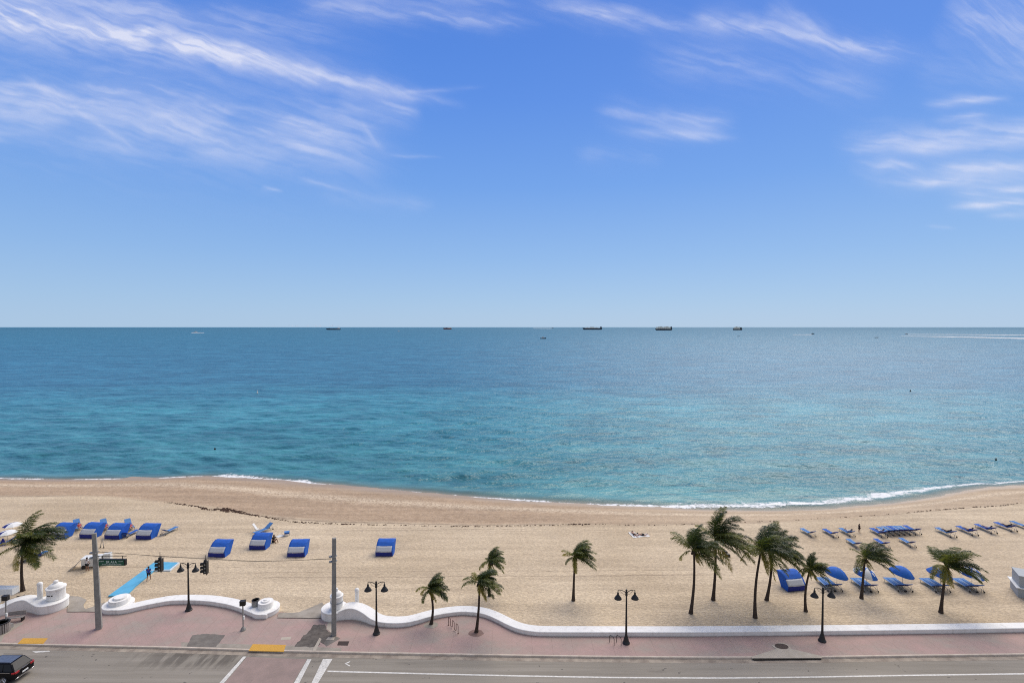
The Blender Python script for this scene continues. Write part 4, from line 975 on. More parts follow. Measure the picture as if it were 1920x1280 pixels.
# ---------------------------------------------------------------- people
def skin_mesh(name, verts, edges, radii, mat, parent, root_i=0, sub=1):
    me = bpy.data.meshes.new('sk'); me.from_pydata(verts, edges, []); o = bpy.data.objects.new('sk', me); C.objects.link(o)
    md = o.modifiers.new('s', 'SKIN'); md.use_smooth_shade = True
    sv = me.skin_vertices[0].data
    for i, r_ in enumerate(radii): sv[i].radius = (r_, r_) if not isinstance(r_, tuple) else r_; sv[i].use_root = (i == root_i)
    if sub: s2 = o.modifiers.new('u', 'SUBSURF'); s2.levels = sub; s2.render_levels = sub
    dg = bpy.context.evaluated_depsgraph_get(); ev = o.evaluated_get(dg); res = bpy.data.meshes.new_from_object(ev, depsgraph=dg)
    bpy.data.objects.remove(o); bpy.data.meshes.remove(me)
    res.materials.clear(); res.materials.append(M[mat]); res.name = name
    ob = bpy.data.objects.new(name, res); C.objects.link(ob); ob.parent = parent
    return ob
def person(loc, rz, pose, top, bottom, label, skin='skin', hair=True, scale=1.0, group=None, longhair=False):
    r = thing('person', loc, rz, label, 'person', group); r.scale = (scale,) * 3
    if pose in ('stand', 'walk'):
        st = .16 if pose == 'walk' else .02
        J = dict(pel=(0, 0, .95), sp=(0, .01, 1.12), ch=(0, .01, 1.32), nk=(0, .0, 1.5), hd=(0, -.015, 1.62), ht=(0, -.01, 1.72),
                 sl=(-.18, 0, 1.43), el=(-.25, .02, 1.16), wl=(-.20, -.14, .98), sr=(.18, 0, 1.43), er=(.25, .03, 1.16), wr=(.22, -.12, .97),
                 hl=(-.1, 0, .9), kl=(-.12, -st, .5), al=(-.13, -st * 1.4, .08), tl=(-.14, -st * 1.4 - .16, .03), hr=(.1, 0, .9), kr=(.12, st * .4, .5), ar=(.13, st * 1.6, .08), tr=(.15, st * 1.6 - .15, .03))
    elif pose == 'recline':   # lies along +x, head at +x, on a lounger
        z = .44
        J = dict(pel=(.25, 0, z + .04), sp=(.42, 0, z + .13), ch=(.60, 0, z + .27), nk=(.76, 0, z + .42), hd=(.86, 0, z + .5), ht=(.93, 0, z + .57),
                 sl=(.66, -.18, z + .33), el=(.42, -.28, z + .14), wl=(.18, -.22, z + .1), sr=(.66, .18, z + .33), er=(.42, .28, z + .14), wr=(.18, .22, z + .1),
                 hl=(.22, -.1, z + .03), kl=(-.20, -.13, z + .2), al=(-.56, -.12, z + .02), tl=(-.62, -.13, z + .14), hr=(.22, .1, z + .03), kr=(-.22, .12, z + .03), ar=(-.64, .14, z), tr=(-.68, .16, z + .14))
    elif pose == 'sit':
        J = dict(pel=(0, 0, .16), sp=(0, .04, .32), ch=(0, .02, .5), nk=(0, -.04, .66), hd=(0, -.09, .77), ht=(0, -.09, .87),
                 sl=(-.18, -.01, .6), el=(-.25, -.12, .38), wl=(-.14, -.32, .36), sr=(.18, -.01, .6), er=(.25, -.12, .38), wr=(.14, -.32, .36),
                 hl=(-.1, -.02, .14), kl=(-.17, -.38, .42), al=(-.15, -.58, .08), tl=(-.16, -.72, .03), hr=(.1, -.02, .14), kr=(.17, -.38, .42), ar=(.15, -.58, .08), tr=(.16, -.72, .03))
    elif pose == 'prone':
        z = .1
        J = dict(pel=(0, 0, z + .04), sp=(.18, 0, z + .03), ch=(.36, 0, z + .06), nk=(.52, 0, z + .1), hd=(.63, 0, z + .14), ht=(.72, 0, z + .16),
                 sl=(.44, -.18, z + .05), el=(.6, -.3, z), wl=(.74, -.1, z), sr=(.44, .18, z + .05), er=(.6, .3, z), wr=(.74, .1, z),
                 hl=(-.05, -.1, z + .02), kl=(-.46, -.12, z - .02), al=(-.84, -.13, z + .02), tl=(-.95, -.13, z - .04), hr=(-.05, .1, z + .02), kr=(-.44, .14, z), ar=(-.72, .16, z + .24), tr=(-.78, .18, z + .36))
    R = dict(pel=(.145, .10), sp=(.125, .09), ch=(.15, .10), nk=.055, hd=(.085, .10), ht=.06, sl=.06, el=.042, wl=.028, sr=.06, er=.042, wr=.028, hl=.095, kl=.06, al=.04, tl=.03, hr=.095, kr=.06, ar=.04, tr=.03)
    R = {k: (v if isinstance(v, tuple) else (v, v)) for k, v in R.items()}
    E = [('pel', 'sp'), ('sp', 'ch'), ('ch', 'nk'), ('nk', 'hd'), ('hd', 'ht'), ('ch', 'sl'), ('sl', 'el'), ('el', 'wl'), ('ch', 'sr'), ('sr', 'er'), ('er', 'wr'), ('pel', 'hl'), ('hl', 'kl'), ('kl', 'al'), ('al', 'tl'), ('pel', 'hr'), ('hr', 'kr'), ('kr', 'ar'), ('ar', 'tr')]
    keys = list(J); V_ = [J[k] for k in keys]; Rr = [R[k] for k in keys]; Ed = [(keys.index(a_), keys.index(b_)) for a_, b_ in E]
    # hands: palm and five separate fingers
    for w_, e_ in (('wl', 'el'), ('wr', 'er')):
        W = Vector(J[w_]); D = (W - Vector(J[e_])).normalized(); sdv = D.cross(Vector((0, 0, 1)));
        sdv = sdv.normalized() if sdv.length > .2 else Vector((1, 0, 0)); i0 = len(V_); V_.append(tuple(W + D * .06)); Rr.append((.032, .022)); Ed.append((keys.index(w_), i0))
        for k, (off, ln) in enumerate(((-.03, .07), (-.011, .085), (.009, .08), (.028, .065))):
            a_ = len(V_); V_.append(tuple(W + D * .10 + sdv * off)); Rr.append((.009, .009)); Ed.append((i0, a_)); V_.append(tuple(W + D * (.10 + ln) + sdv * off * 1.3 + Vector((0, 0, -.012)))); Rr.append((.007, .007)); Ed.append((a_, a_ + 1))
        a_ = len(V_); V_.append(tuple(W + D * .05 + sdv * -.045)); Rr.append((.01, .01)); Ed.append((i0, a_)); V_.append(tuple(W + D * .09 + sdv * -.07)); Rr.append((.008, .008)); Ed.append((a_, a_ + 1))
    body = skin_mesh('body', V_, Ed, Rr, skin, r)
    def cloth(nm_, ks, es, grow, mat, cut={}):
        kk = list(ks); vs = [cut.get(k, J[k]) for k in kk]; rs = [tuple(v + grow for v in R[k]) for k in kk]
        return skin_mesh(nm_, vs, [(kk.index(a_), kk.index(b_)) for a_, b_ in es], rs, mat, r)
    lp_ = lambda a_, b_, t: tuple(Vector(J[a_]).lerp(Vector(J[b_]), t))
    if top:
        cloth('shirt', ['sp', 'ch', 'pel', 'sl', 'el', 'sr', 'er', 'nk'], [('pel', 'sp'), ('sp', 'ch'), ('ch', 'sl'), ('sl', 'el'), ('ch', 'sr'), ('sr', 'er'), ('ch', 'nk')], .022, top, {'el': lp_('sl', 'el', .6), 'er': lp_('sr', 'er', .6), 'nk': lp_('ch', 'nk', .45), 'pel': lp_('pel', 'sp', .3)})
    if bottom:
        cloth('shorts', ['pel', 'hl', 'kl', 'hr', 'kr'], [('pel', 'hl'), ('hl', 'kl'), ('pel', 'hr'), ('hr', 'kr')], .022, bottom, {'kl': lp_('hl', 'kl', .75), 'kr': lp_('hr', 'kr', .75)})
    if hair:
        h_, t_ = Vector(J['hd']), Vector(J['ht']); ax = (t_ - h_).normalized(); mb = MB(); mb.lathe((0, 0, 0), [(.075, -.06), (.103, -.01), (.107, .04), (.09, .085), (.05, .115), (.01, .125)], 12)
        o = mb.build('hair', 'hair', r, smooth_=True); back = Vector((0, .018, .015)) if pose in ('stand', 'walk', 'sit') else Vector((.02, 0, .0)); o.location = h_ + back; o.rotation_euler = Vector((0, 0, 1)).rotation_difference(ax).to_euler()
    # face: nose, ears
    f_ = Vector((0, -1, 0)) if pose in ('stand', 'walk', 'sit') else (Vector((-.45, 0, .9)) if pose == 'recline' else Vector((.3, 0, -.9)))
    h_ = Vector(J['hd']); mb = MB(); mb.tube([h_ + f_ * .085, h_ + f_ * .115 + Vector((0, 0, -.01))], [.012, .016], 6)
    for s in (-1, 1): mb.tube([h_ + Vector((s * .085, 0, 0)), h_ + Vector((s * .1, .01, 0))] if pose in ('stand', 'walk', 'sit') else [h_ + Vector((0, s * .085, 0)), h_ + Vector((.01, s * .1, 0))], .022, 6)
    mb.build('face_features', skin, r)
    return r
def onsand(px, py): p = G(px, py); return (p.x, p.y, sz(p.x, p.y))
person(onsand(163.5, 1071), math.radians(170), 'stand', 'cloth_white', 'cloth_black', 'person in a white shirt and black shorts standing before the white equipment box', 'skin_tan', scale=.99)
person(onsand(279, 1088), math.radians(200), 'walk', 'cloth_blue', 'cloth_black', 'person in a blue shirt and black shorts walking at the edge of the blue mat', 'skin_tan', scale=.97)
person(onsand(513, 1016), math.radians(60), 'sit', 'cloth_black', 'cloth_black', 'person in black sitting on the sand right of a blue canopy', 'skin_tan', scale=1.15)
# towels with sunbathers
for k, (x, y) in enumerate(((1189, 1003.5), (1204, 1004.5))):
    p = G(x, y); p.z = sz(p.x, p.y); mb = MB(); n = 8; vs = []
    for i in range(n + 1):
        for j in range(5): vs.append((-1.0 + 2.0 * i / n, -.5 + 1.0 * j / 4, .045 + .03 * math.sin(i * 1.7 + j * 2.1)))
    mb.add(vs, [(i * 5 + j, (i + 1) * 5 + j, (i + 1) * 5 + j + 1, i * 5 + j + 1) for i in range(n) for j in range(4)])
    o = mb.build('beach_towel', 'towel_white', loc=p); o.rotation_euler.z = math.radians(100 if k == 0 else 5); sm = o.modifiers.new('s', 'SOLIDIFY'); sm.thickness = .02
    tag(o, 'white beach towel, ' + ('left' if k == 0 else 'right') + ' one of the pair on open sand', 'towel', 'white sunbathing towels')
    person((p.x, p.y, p.z + .04), math.radians(100 if k == 0 else 170), 'prone', None, 'cloth_black', ('left' if k == 0 else 'right') + ' one of two sunbathers lying on the white towels', 'skin')
for x, y, t_, b_, lab, sk in [(1589, 1001, 'cloth_white', 'cloth_white', 'person in pale clothes reclining on the third lounger of the far row', 'skin'), (1648, 1001, 'cloth_white', 'cloth_white', 'person wrapped in white reclining behind the umbrella palm top', 'skin'),
        (1773, 1001, 'cloth_black', 'cloth_black', 'person in black reclining at the left end of the far right line', 'skin_tan'), (1813, 998, 'cloth_blue', 'cloth_black', 'person in blue reclining on the second lounger of the far right line', 'skin'), (1848, 994.5, 'cloth_white', 'cloth_blue', 'person in white reclining on the third lounger of the far right line', 'skin'), (1885, 991, 'cloth_black', 'cloth_black', 'person in black reclining on the fourth lounger of the far right line', 'skin_tan')]:
    p = onsand(x, y); person((p[0], p[1], p[2] + .0), math.radians(-88), 'recline', t_, b_, lab, sk)
p = onsand(1611, 999); person(p, math.radians(90), 'stand', 'cloth_black', 'cloth_black', 'dark dressed person standing just left of the umbrella palm top', 'skin_tan', scale=.75)
for x, y, i in ((150, 1003, 'first and second'), (200, 1003, 'second and third'), (246, 1003, 'third and fourth')):
    p = onsand(x, y - 6); person((p[0], p[1], p[2] + .1), math.radians(138), 'recline', 'cloth_red', None, 'person in red reclining between the ' + i + ' canopies of the row', 'skin')
# swimmers and buoys
for x, y, lab in ((403, 842.5, 'dark swimmer upright in the teal water left of centre'), (1867.5, 862.5, 'dark swimmer low in the water at the far right')):
    p = G(x, y, ZW); person((p.x, p.y, ZW - 1.2), 0, 'stand', 'cloth_black', 'cloth_black', lab, 'skin_tan', scale=1.0)
for x, y, h, mt, lab in ((482.5, 737, 1.5, 'plastic_white', 'small white marker buoy far out left of centre'), (1707, 734, 1.0, 'dark', 'small dark marker buoy far out at the right')):
    p = G(x, y, ZW); r = thing('marker_buoy', p, 0, lab, 'buoy'); mb = MB(); mb.lathe((0, 0, 0), [(.2, -.4), (.34, 0), (.3, .4), (.12, h * .55)], 12); mb.build('float', mt, r, smooth_=True)
    mb = MB(); mb.lathe((0, 0, 0), [(.12, h * .5), (.1, h), (.02, h + .05)], 10); mb.build('mast', mt, r)
# small things on the sand
p = G(538, 1004); r = thing('beach_table', (p.x, p.y, sz(p.x, p.y)), .4, 'small blue square beach table above a lone canopy', 'table')
mb = MB(); mb.box((0, 0, .55), (.72, .62, .06)); mb.build('table_top', 'fabric_sky', r); mb = MB(); mb.box((0, 0, .40), (.6, .5, .24)); mb.build('blue_cooler', 'fabric_blue', r, bevel=.03)
for s in ((-1, -1), (1, -1), (1, 1), (-1, 1)): mb = MB(); mb.tube([(s[0] * .3, s[1] * .25, .52), (s[0] * .36, s[1] * .3, -.03)], .02, 5); mb.build('leg', 'galv', r)
p = G(523, 1006); mb = MB(); mb.add([(-.5, -.1, .06), (.1, -.35, .04), (.9, .3, .10), (.1, .35, .2)], [(0, 1, 2, 3)]); o = mb.build('beach_towel', 'towel_white', loc=(p.x, p.y, sz(p.x, p.y))); sm = o.modifiers.new('s', 'SOLIDIFY'); sm.thickness = .03
tag(o, 'crumpled white towel beside the dark sitting figure', 'towel')
p = G(480, 999); r = thing('folding_chair', (p.x, p.y + .3, sz(p.x, p.y)), 0, 'white tube folding chair behind the canopy with the sitting figure', 'chair')
mb = MB(); mb.box((0, 0, .42), (.5, .45, .04)); mb.build('seat', 'towel_white', r)
mb = MB(); mb.box((-.32, 0, .85), (.05, .5, .9), Matrix.Rotation(-.6, 3, 'Y')); mb.build('backrest', 'towel_white', r)
for s in (-1, 1): mb = MB(); mb.tube([(-.3, s * .22, 0), (.3, s * .22, .5)], .025, 6); mb.tube([(.3, s * .22, 0), (-.3, s * .22, .55)], .025, 6); mb.build('leg', 'plastic_white', r)
for k, (x, y) in enumerate(((1359, 1038), (1364, 1043.5))):
    p = G(x, y); mb = MB(); mb.box((0, 0, .17), (.6, .4, .34)); mb.tube([(-.15, 0, .33), (0, 0, .5), (.15, 0, .33)], .02, 5)
    tag(mb.build('beach_bag', 'dark', loc=(p.x, p.y, sz(p.x, p.y)), bevel=.05), ('farther' if k == 0 else 'nearer') + ' of two dark bags on the sand right of the rear cluster palm', 'bag', 'dark bags on the sand')
# white equipment box and canvas by the pole
p = G(174, 1062); r = thing('equipment_box', (p.x, p.y, sz(p.x, p.y)), math.radians(14), 'white boxy beach equipment trailer behind the leaning concrete pole', 'trailer')
mb = MB(); mb.box((0, 0, .72), (2.0, 1.1, 1.0)); mb.build('box_body', 'plastic_white', r, bevel=.06)
mb = MB(); mb.box((0, 0, 1.25), (2.1, 1.2, .08)); mb.build('lid', 'plastic_white', r, bevel=.02)
mb = MB(); mb.box((1.5, .3, 1.0), (.8, .6, .9)); mb.build('side_locker', 'plastic_white', r, bevel=.05)
mb = MB(); vs = [(-1.0, -.5, 1.2), (-1.0, .5, 1.2), (-1.55, -.6, .6), (-1.6, .5, .65), (-2.3, -.8, .05), (-2.1, .6, .05)]; mb.add(vs, [(0, 2, 3, 1), (2, 4, 5, 3)]); o = mb.build('canvas_flap', 'mesh_grey', r); sm = o.modifiers.new('s', 'SOLIDIFY'); sm.thickness = .03
for s in (-.7, .7): mb = MB(); mb.tube([(s, -.6, .24), (s, -.45, .24)], .24, 14); mb.build('wheel', 'dark', r)
p = G(192, 1027); r = thing('folded_easel', (p.x, p.y, sz(p.x, p.y)), 0, 'thin grey two-legged frame with black feet above the green sign', 'stand')
for s in (-1, 1):
    mb = MB(); mb.tube([(0, 0, 1.35), (s * .22, -.05, .2)], .035, 6); l_ = mb.build('leg', 'galv', r)
    mb = MB(); mb.tube([(s * .22, -.05, .22), (s * .26, -.06, -.02)], .06, 8); mb.build('foot_cap', 'dark', l_)
# beach access mat
def slab(name, pts, z, th, mat, parent, o):
    ps = [G(x, y, z) - o for x, y in pts]; mb = MB(); mb.prism([(p.x, p.y) for p in ps], z - th, z); return mb.build(name, mat, parent)
o_ = G(235, 1114, .0); r = thing('beach_access_mat', o_, 0, 'light blue walkway mat on the sand with a wide platform at its far end', 'mat')
slab('walkway_mat', [(203, 1116), (236, 1116), (254, 1098), (289, 1068.5), (269, 1068.5)], .17, .3, 'mat_aqua', r, o_)
slab('platform_mat', [(270, 1067), (290, 1052.5), (334, 1053.5), (317, 1067)], .18, .3, 'mat_aqua', r, o_)
slab('white_border', [(317.6, 1067), (334.6, 1053.5), (337, 1053.5), (319.5, 1068.4), (270, 1068.4), (270, 1067.2)], .19, .3, 'mat_edge', r, o_)
# seaweed wrack
mb = MB(); rw = random.Random(4)
PATHW = [(308, 941, .3), (335, 945, .8), (372, 950, .8), (385, 955, 1.6), (398, 956, .3), (412, 955, 2.6), (430, 957, 3.0), (450, 960, 1.6), (465, 964, 1.2), (482, 967, .8), (545, 978, .9), (600, 981, .7), (700, 984, .3), (840, 987, .25), (900, 987, .6), (960, 986, .15), (1060, 984, .7), (1085, 984, .9), (1110, 983, .15), (1250, 985, .2), (1500, 974, .12), (1700, 962, .15), (1760, 955, .5), (1880, 948, .5), (1915, 943, .3)]
for (x0, y0, w0_), (x1, y1, w1_) in zip(PATHW[:-1], PATHW[1:]):
    L_ = G(x0, y0).x - G(x1, y1).x; n_ = int(abs(L_) * 9 * (w0_ + w1_) / 2) + 3
    for k in range(n_):
        u = rw.random(); wd = (w0_ + (w1_ - w0_) * u) ; p = G(x0 + (x1 - x0) * u, y0 + (y1 - y0) * u + rw.gauss(0, .8) * wd ** .8); s = rw.uniform(.06, .22) * (1 + .28 * wd); z = sz(p.x, p.y) + .01; a_ = rw.random() * 6.28
        pts = [(p.x + s * rw.uniform(.5, 1.6) * math.cos(a_ + t), p.y + s * rw.uniform(.4, 1) * math.sin(a_ + t), z - .03) for t in (0, 1.3, 2.5, 3.8, 5.1)] + [(p.x, p.y, z + s * .45)]
        mb.add(pts, [(i, (i + 1) % 5, 5) for i in range(5)])
tag(mb.build('seaweed', 'seaweed'), kind='stuff')

# ---------------------------------------------------------------- car
def car():
    M['car_paint'] = simple('car_paint', (.004, .004, .006), .22, var=.05); M['car_paint'].node_tree.nodes['Principled BSDF'].inputs['Specular IOR Level'].default_value = .22
    M['glass'] = simple('car_glass', (.012, .014, .02), .12, var=.05); M['glass'].node_tree.nodes['Principled BSDF'].inputs['Specular IOR Level'].default_value = .25; M['tail'] = simple('tail_red', (.35, .01, .012), .15); M['chrome'] = simple('chrome', (.75, .75, .77), .12, 1.0, var=.02); M['tyre'] = simple('tyre', (.012, .012, .012), .8)
    p = G(20, 1283, ZR); r = thing('parked_car', (p.x + .35, p.y, ZR), math.radians(0), 'black estate car with red tail lights and chrome bumper strip on the road', 'car')
    off = Vector((0, .94, 0))
    st = [(0.0, .50, .72, .74), (-.04, .36, .95, .86), (-.16, .28, 1.04, .91), (-.6, .26, 1.06, .935), (-1.6, .24, 1.03, .94), (-3.0, .24, 1.0, .94), (-3.7, .25, .97, .92), (-4.3, .27, .86, .88), (-4.58, .34, .72, .80), (-4.66, .45, .60, .70)]
    mb = MB(); vs = []; m_ = 10
    for x, z0, z1, hw in st:
        zm = (z0 + z1) / 2
        for y, z in ((hw * .86, z0), (hw * .97, z0 + .08), (hw, zm), (hw * .985, z1 - .10), (hw * .90, z1), (-hw * .90, z1), (-hw * .985, z1 - .10), (-hw, zm), (-hw * .97, z0 + .08), (-hw * .86, z0)): vs.append(Vector((x, y, z)) + off)
    n = len(st); fs = [(i * m_ + k, i * m_ + (k + 1) % m_, (i + 1) * m_ + (k + 1) % m_, (i + 1) * m_ + k) for i in range(n - 1) for k in range(m_)]
    fs += [tuple(range(m_)), tuple((n - 1) * m_ + k for k in range(m_ - 1, -1, -1))]; mb.add(vs, fs); body = mb.build('body', 'car_paint', r, smooth_=True)
    sb = body.modifiers.new('b', 'BEVEL'); sb.width = .07; sb.segments = 4; sb.limit_method = 'ANGLE'
    # cabin
    B = [(-.14, .86, 1.0), (-3.45, .86, .98)]; T = [(-.62, .62, 1.60), (-2.55, .60, 1.62)]
    b0, b1 = B; t0, t1_ = T
    mb = MB(); 
    cs = [(b0[0], -b0[1], b0[2]), (b0[0], b0[1], b0[2]), (b1[0], b1[1], b1[2]), (b1[0], -b1[1], b1[2]), (t0[0], -t0[1], t0[2]), (t0[0], t0[1], t0[2]), (t1_[0], t1_[1], t1_[2]), (t1_[0], -t1_[1], t1_[2])]
    cs = [Vector(c_) + off for c_ in cs]
    mb.add(cs, [(3, 2, 1, 0), (4, 5, 6, 7), (0, 1, 5, 4), (1, 2, 6, 5), (2, 3, 7, 6), (3, 0, 4, 7)]); cb = mb.build('cabin_roof', 'car_paint', r, bevel=.13)
    def pane(nm_, q, inset, par, mat='glass', out_=.012):
        q = [Vector(v) for v in q]; c_ = sum(q, Vector()) / 4; n_ = (q[1] - q[0]).cross(q[3] - q[0]).normalized()
        if n_.dot(c_ - (off + Vector((-1.7, 0, 1.1)))) < 0: n_ = -n_
        vs = [v.lerp(c_, inset) + n_ * out_ for v in q]; mb = MB(); mb.add(vs + [v - n_ * .02 for v in vs], [(0, 1, 2, 3), (0, 4, 5, 1), (1, 5, 6, 2), (2, 6, 7, 3), (3, 7, 4, 0)]); return mb.build(nm_, mat, par)
    pane('rear_window', (cs[0], cs[1], cs[5], cs[4]), .14, r); pane('windscreen', (cs[2], cs[3], cs[7], cs[6]), .12, r)
    for a_, b_, c2, d2 in ((0, 3, 7, 4), (1, 2, 6, 5)):
        for k in range(3):
            u0, u1 = (.04, .30, .62)[k], (.27, .59, .93)[k]
            A0, A1 = cs[a_].lerp(cs[b_], u0), cs[a_].lerp(cs[b_], u1); D0, D1 = cs[d2].lerp(cs[c2], u0), cs[d2].lerp(cs[c2], u1)
            pane('side_window', (A0.lerp(D0, .1), A1.lerp(D1, .1), D1.lerp(A1, .14), D0.lerp(A0, .14)), .02, r)
    M['roof_glass'] = simple('roof_glass', (.10, .12, .16), .05, var=.2)
    pane('roof_glass', (cs[4], cs[5], cs[6], cs[7]), .13, r, 'roof_glass', .006)
    for s in (-1, 1):
        mb = MB(); mb.tube([off + Vector((-.72, s * .58, 1.66)), off + Vector((-2.4, s * .57, 1.68))], .02, 6); mb.build('roof_rail', 'dark', r)
        mb = MB(); mb.box(off + Vector((-.06, s * .68, .90)), (.14, .36, .16)); mb.box(off + Vector((-.20, s * .88, .90)), (.26, .10, .15)); mb.build('tail_light', 'tail', r, bevel=.03)
        mb = MB(); mb.box(off + Vector((-4.5, s * .66, .72)), (.2, .3, .14)); mb.build('headlight', 'chrome', r, bevel=.03)
        mb = MB(); mb.box(off + Vector((-3.1, s * 1.02, 1.02)), (.16, .2, .14)); mb.build('wing_mirror', 'car_paint', r, bevel=.03)
        mb = MB(); mb.box(off + Vector((-1.9, s * .945, 1.0)), (3.0, .015, .03)); mb.build('chrome_strip', 'chrome', r)
    mb = MB(); mb.box(off + Vector((.01, 0, .42)), (.05, 1.5, .05)); mb.box(off + Vector((-.02, -.72, .46)), (.06, .3, .05), Matrix.Rotation(.25, 3, 'X')); mb.box(off + Vector((-.02, .72, .46)), (.06, .3, .05), Matrix.Rotation(-.25, 3, 'X')); mb.build('bumper_strip', 'chrome', r)
    mb = MB(); mb.box(off + Vector((.0, 0, .66)), (.05, .52, .13)); mb.build('licence_plate', 'plastic_white', r)
    mb = MB(); mb.box(off + Vector((-.03, 0, .98)), (.04, .5, .035)); mb.build('tailgate_strip', 'chrome', r)
    for x in (-.95, -3.72):
        for s in (-1, 1):
            c_ = off + Vector((x, s * .86, .34)); w_ = thing('wheel', c_); w_.parent = r
            mb = MB(); mb.tube([(0, -.11, 0), (0, .11, 0)], .34, 24); mb.build('tyre', 'tyre', w_, bevel=.03)
            mb = MB()
            for k in range(10): t = k * PI / 5; mb.tube([(0, s * .12, 0), (.22 * math.cos(t), s * .12, .22 * math.sin(t))], .02, 5)
            mb.tube([(.225 * math.cos(t), s * .12, .225 * math.sin(t)) for t in np.linspace(0, 2 * PI, 21)], .018, 5, cap=False); mb.build('rim', 'chrome', w_)
car()

# ---------------------------------------------------------------- ships and boats
M['hull_navy'] = simple('hull_navy', (.012, .028, .055), .6); M['hull_black'] = simple('hull_black', (.02, .02, .028), .6); M['cargo'] = simple('ship_cream', (.93, .82, .68), .7); M['ship_red'] = simple('ship_red', (.22, .05, .035), .7); M['ship_white'] = simple('ship_white', (.75, .75, .75), .6)
def ship(x0, x1, ywl, label, hull='hull_navy', deck=(), bridge=(.86, 1.0, .55), bmat='ship_white', hh_=.17):
    a_, b_ = G(x0, ywl, ZW), G(x1, ywl, ZW); L = b_.x - a_.x; r = thing('cargo_ship', ((a_.x + b_.x) / 2, a_.y, ZW), 0, label, 'ship', 'ships anchored along the horizon')
    hgt_ = L * hh_ * .55; w = L * .16
    mb = MB(); pl = [(-.5, .25), (-.49, .5), (-.35, .5), (.3, .5), (.45, .3), (.5, 0), (.45, -.3), (.3, -.5), (-.35, -.5), (-.49, -.5), (-.5, -.25)]; n = len(pl); vs = []
    for z, k in ((-3, .9), (hgt_ * .7, 1.0), (hgt_, 1.02)):
        for x, y in pl: vs.append((-x * L * (k if abs(x) > .4 else 1), y * w, z + (hgt_ * .35 if (x > .4 and z > 0) else 0) + (hgt_ * .15 if x < -.4 and z > 0 else 0)))
    mb.add(vs, [(i * n + k, (i + 1) * n + k, (i + 1) * n + (k + 1) % n, i * n + (k + 1) % n) for i in range(2) for k in range(n)] + [tuple(2 * n + k for k in range(n))]); mb.build('hull', hull, r)
    x0_, x1_, hb = bridge; mb = MB(); cx_ = ((x0_ + x1_) / 2 - .5) * L; bw = (x1_ - x0_) * L
    mb.box((cx_, 0, hgt_ + hb * hgt_ * .6), (bw * .8, w * .8, hb * hgt_ * 1.2)); mb.box((cx_ - bw * .1, 0, hgt_ + hb * hgt_ * 1.35), (bw * .5, w * 1.0, hb * hgt_ * .35)); mb.build('bridge', bmat, r)
    mb = MB(); mb.tube([(cx_ + bw * .2, 0, hgt_), (cx_ + bw * .2, 0, hgt_ * (1 + hb * 1.7))], L * .008, 8); mb.build('funnel', hull, r)
    for i, (u0, u1, h0, mt) in enumerate(deck):
        mb = MB(); nn = max(1, int((u1 - u0) / .12))
        for k in range(nn):
            s0 = u0 + (u1 - u0) * k / nn; s1 = u0 + (u1 - u0) * (k + .93) / nn
            mb.box((((s0 + s1) / 2 - .5) * L, 0, hgt_ + h0 * hgt_ * (.5 + .08 * ((k * 7) % 3))), ((s1 - s0) * L, w * .8, h0 * hgt_ * (1 + .16 * ((k * 7) % 3))))
        mb.build('deck_cargo', mt, r)
    mb = MB()
    for u in (.25, .5, .7): mb.tube([((u - .5) * L, 0, hgt_ * .9), ((u - .5) * L, 0, hgt_ * 1.9)], L * .006, 6)
    mb.build('mast', hull, r)
ship(611.5, 638.5, 618.2, 'long low dark ship at the left, beneath the small horizon clouds', deck=((.1, .3, .25, 'hull_navy'),), bridge=(.80, .92, .9), hh_=.13)
ship(831, 847, 617.3, 'short dark red-brown ship with cream deck left of centre', 'ship_red', ((.55, .95, .5, 'cargo'),), (.30, .5, .35), 'hull_black', hh_=.22)
ship(1092.5, 1129, 618.0, 'navy ship right of centre with scattered cream cargo and tall stern tower', 'hull_navy', ((.2, .34, .45, 'cargo'), (.38, .6, 1.0, 'cargo'), (.62, .8, .4, 'cargo')), (.9, .98, .8), 'hull_navy', hh_=.13)
ship(1228.5, 1260, 619.2, 'navy ship with a solid block of cream cargo and dark stern tower', 'hull_navy', ((.05, .9, 1.4, 'cargo'),), (.92, .99, 1.1), 'hull_navy', hh_=.15)
ship(1374, 1391.5, 618.8, 'small ship stacked with cream cargo, farthest right of the anchored ships', 'hull_black', ((.1, .75, 1.6, 'cargo'),), (.8, .95, 1.0), 'hull_black', hh_=.22)
def boat(px, ywl, wpx, label, hull='hull_navy', cab=True):
    p = G(px, ywl, ZW); sc_ = p.y / F; L = wpx * sc_; r = thing('small_boat', p, 0, label, 'boat', 'small boats on the sea')
    mb = MB(); w = L * .3; h = L * .14; pl = [(-.5, .4), (.1, .5), (.4, .3), (.5, 0), (.4, -.3), (.1, -.5), (-.5, -.4)]; n = len(pl); vs = [(x * L * .92, y * w * .8, -.3) for x, y in pl] + [(x * L, y * w, h * (1.4 if x > .3 else 1)) for x, y in pl]
    mb.add(vs, [(k, (k + 1) % n, n + (k + 1) % n, n + k) for k in range(n)] + [tuple(n + k for k in range(n))]); mb.build('hull', hull, r)
    if cab:
        mb = MB(); mb.box((-.02 * L, 0, h * 1.5), (L * .3, w * .6, h * 1.1)); mb.box((-.02 * L, 0, h * 2.15), (L * .36, w * .7, h * .2)); mb.build('cabin', 'ship_white' if 'white' in label or 'cabin' in label else hull, r)
boat(1018.5, 635, 11.5, 'dark boat with a small cabin, nearest of the open-water boats, left of the cargo ships')
boat(747.5, 621.5, 5, 'tiny white boat between the low dark ship and the red-brown ship', 'ship_white'); boat(367, 623, 7, 'tiny white boat with a faint wash, farthest left', 'ship_white')
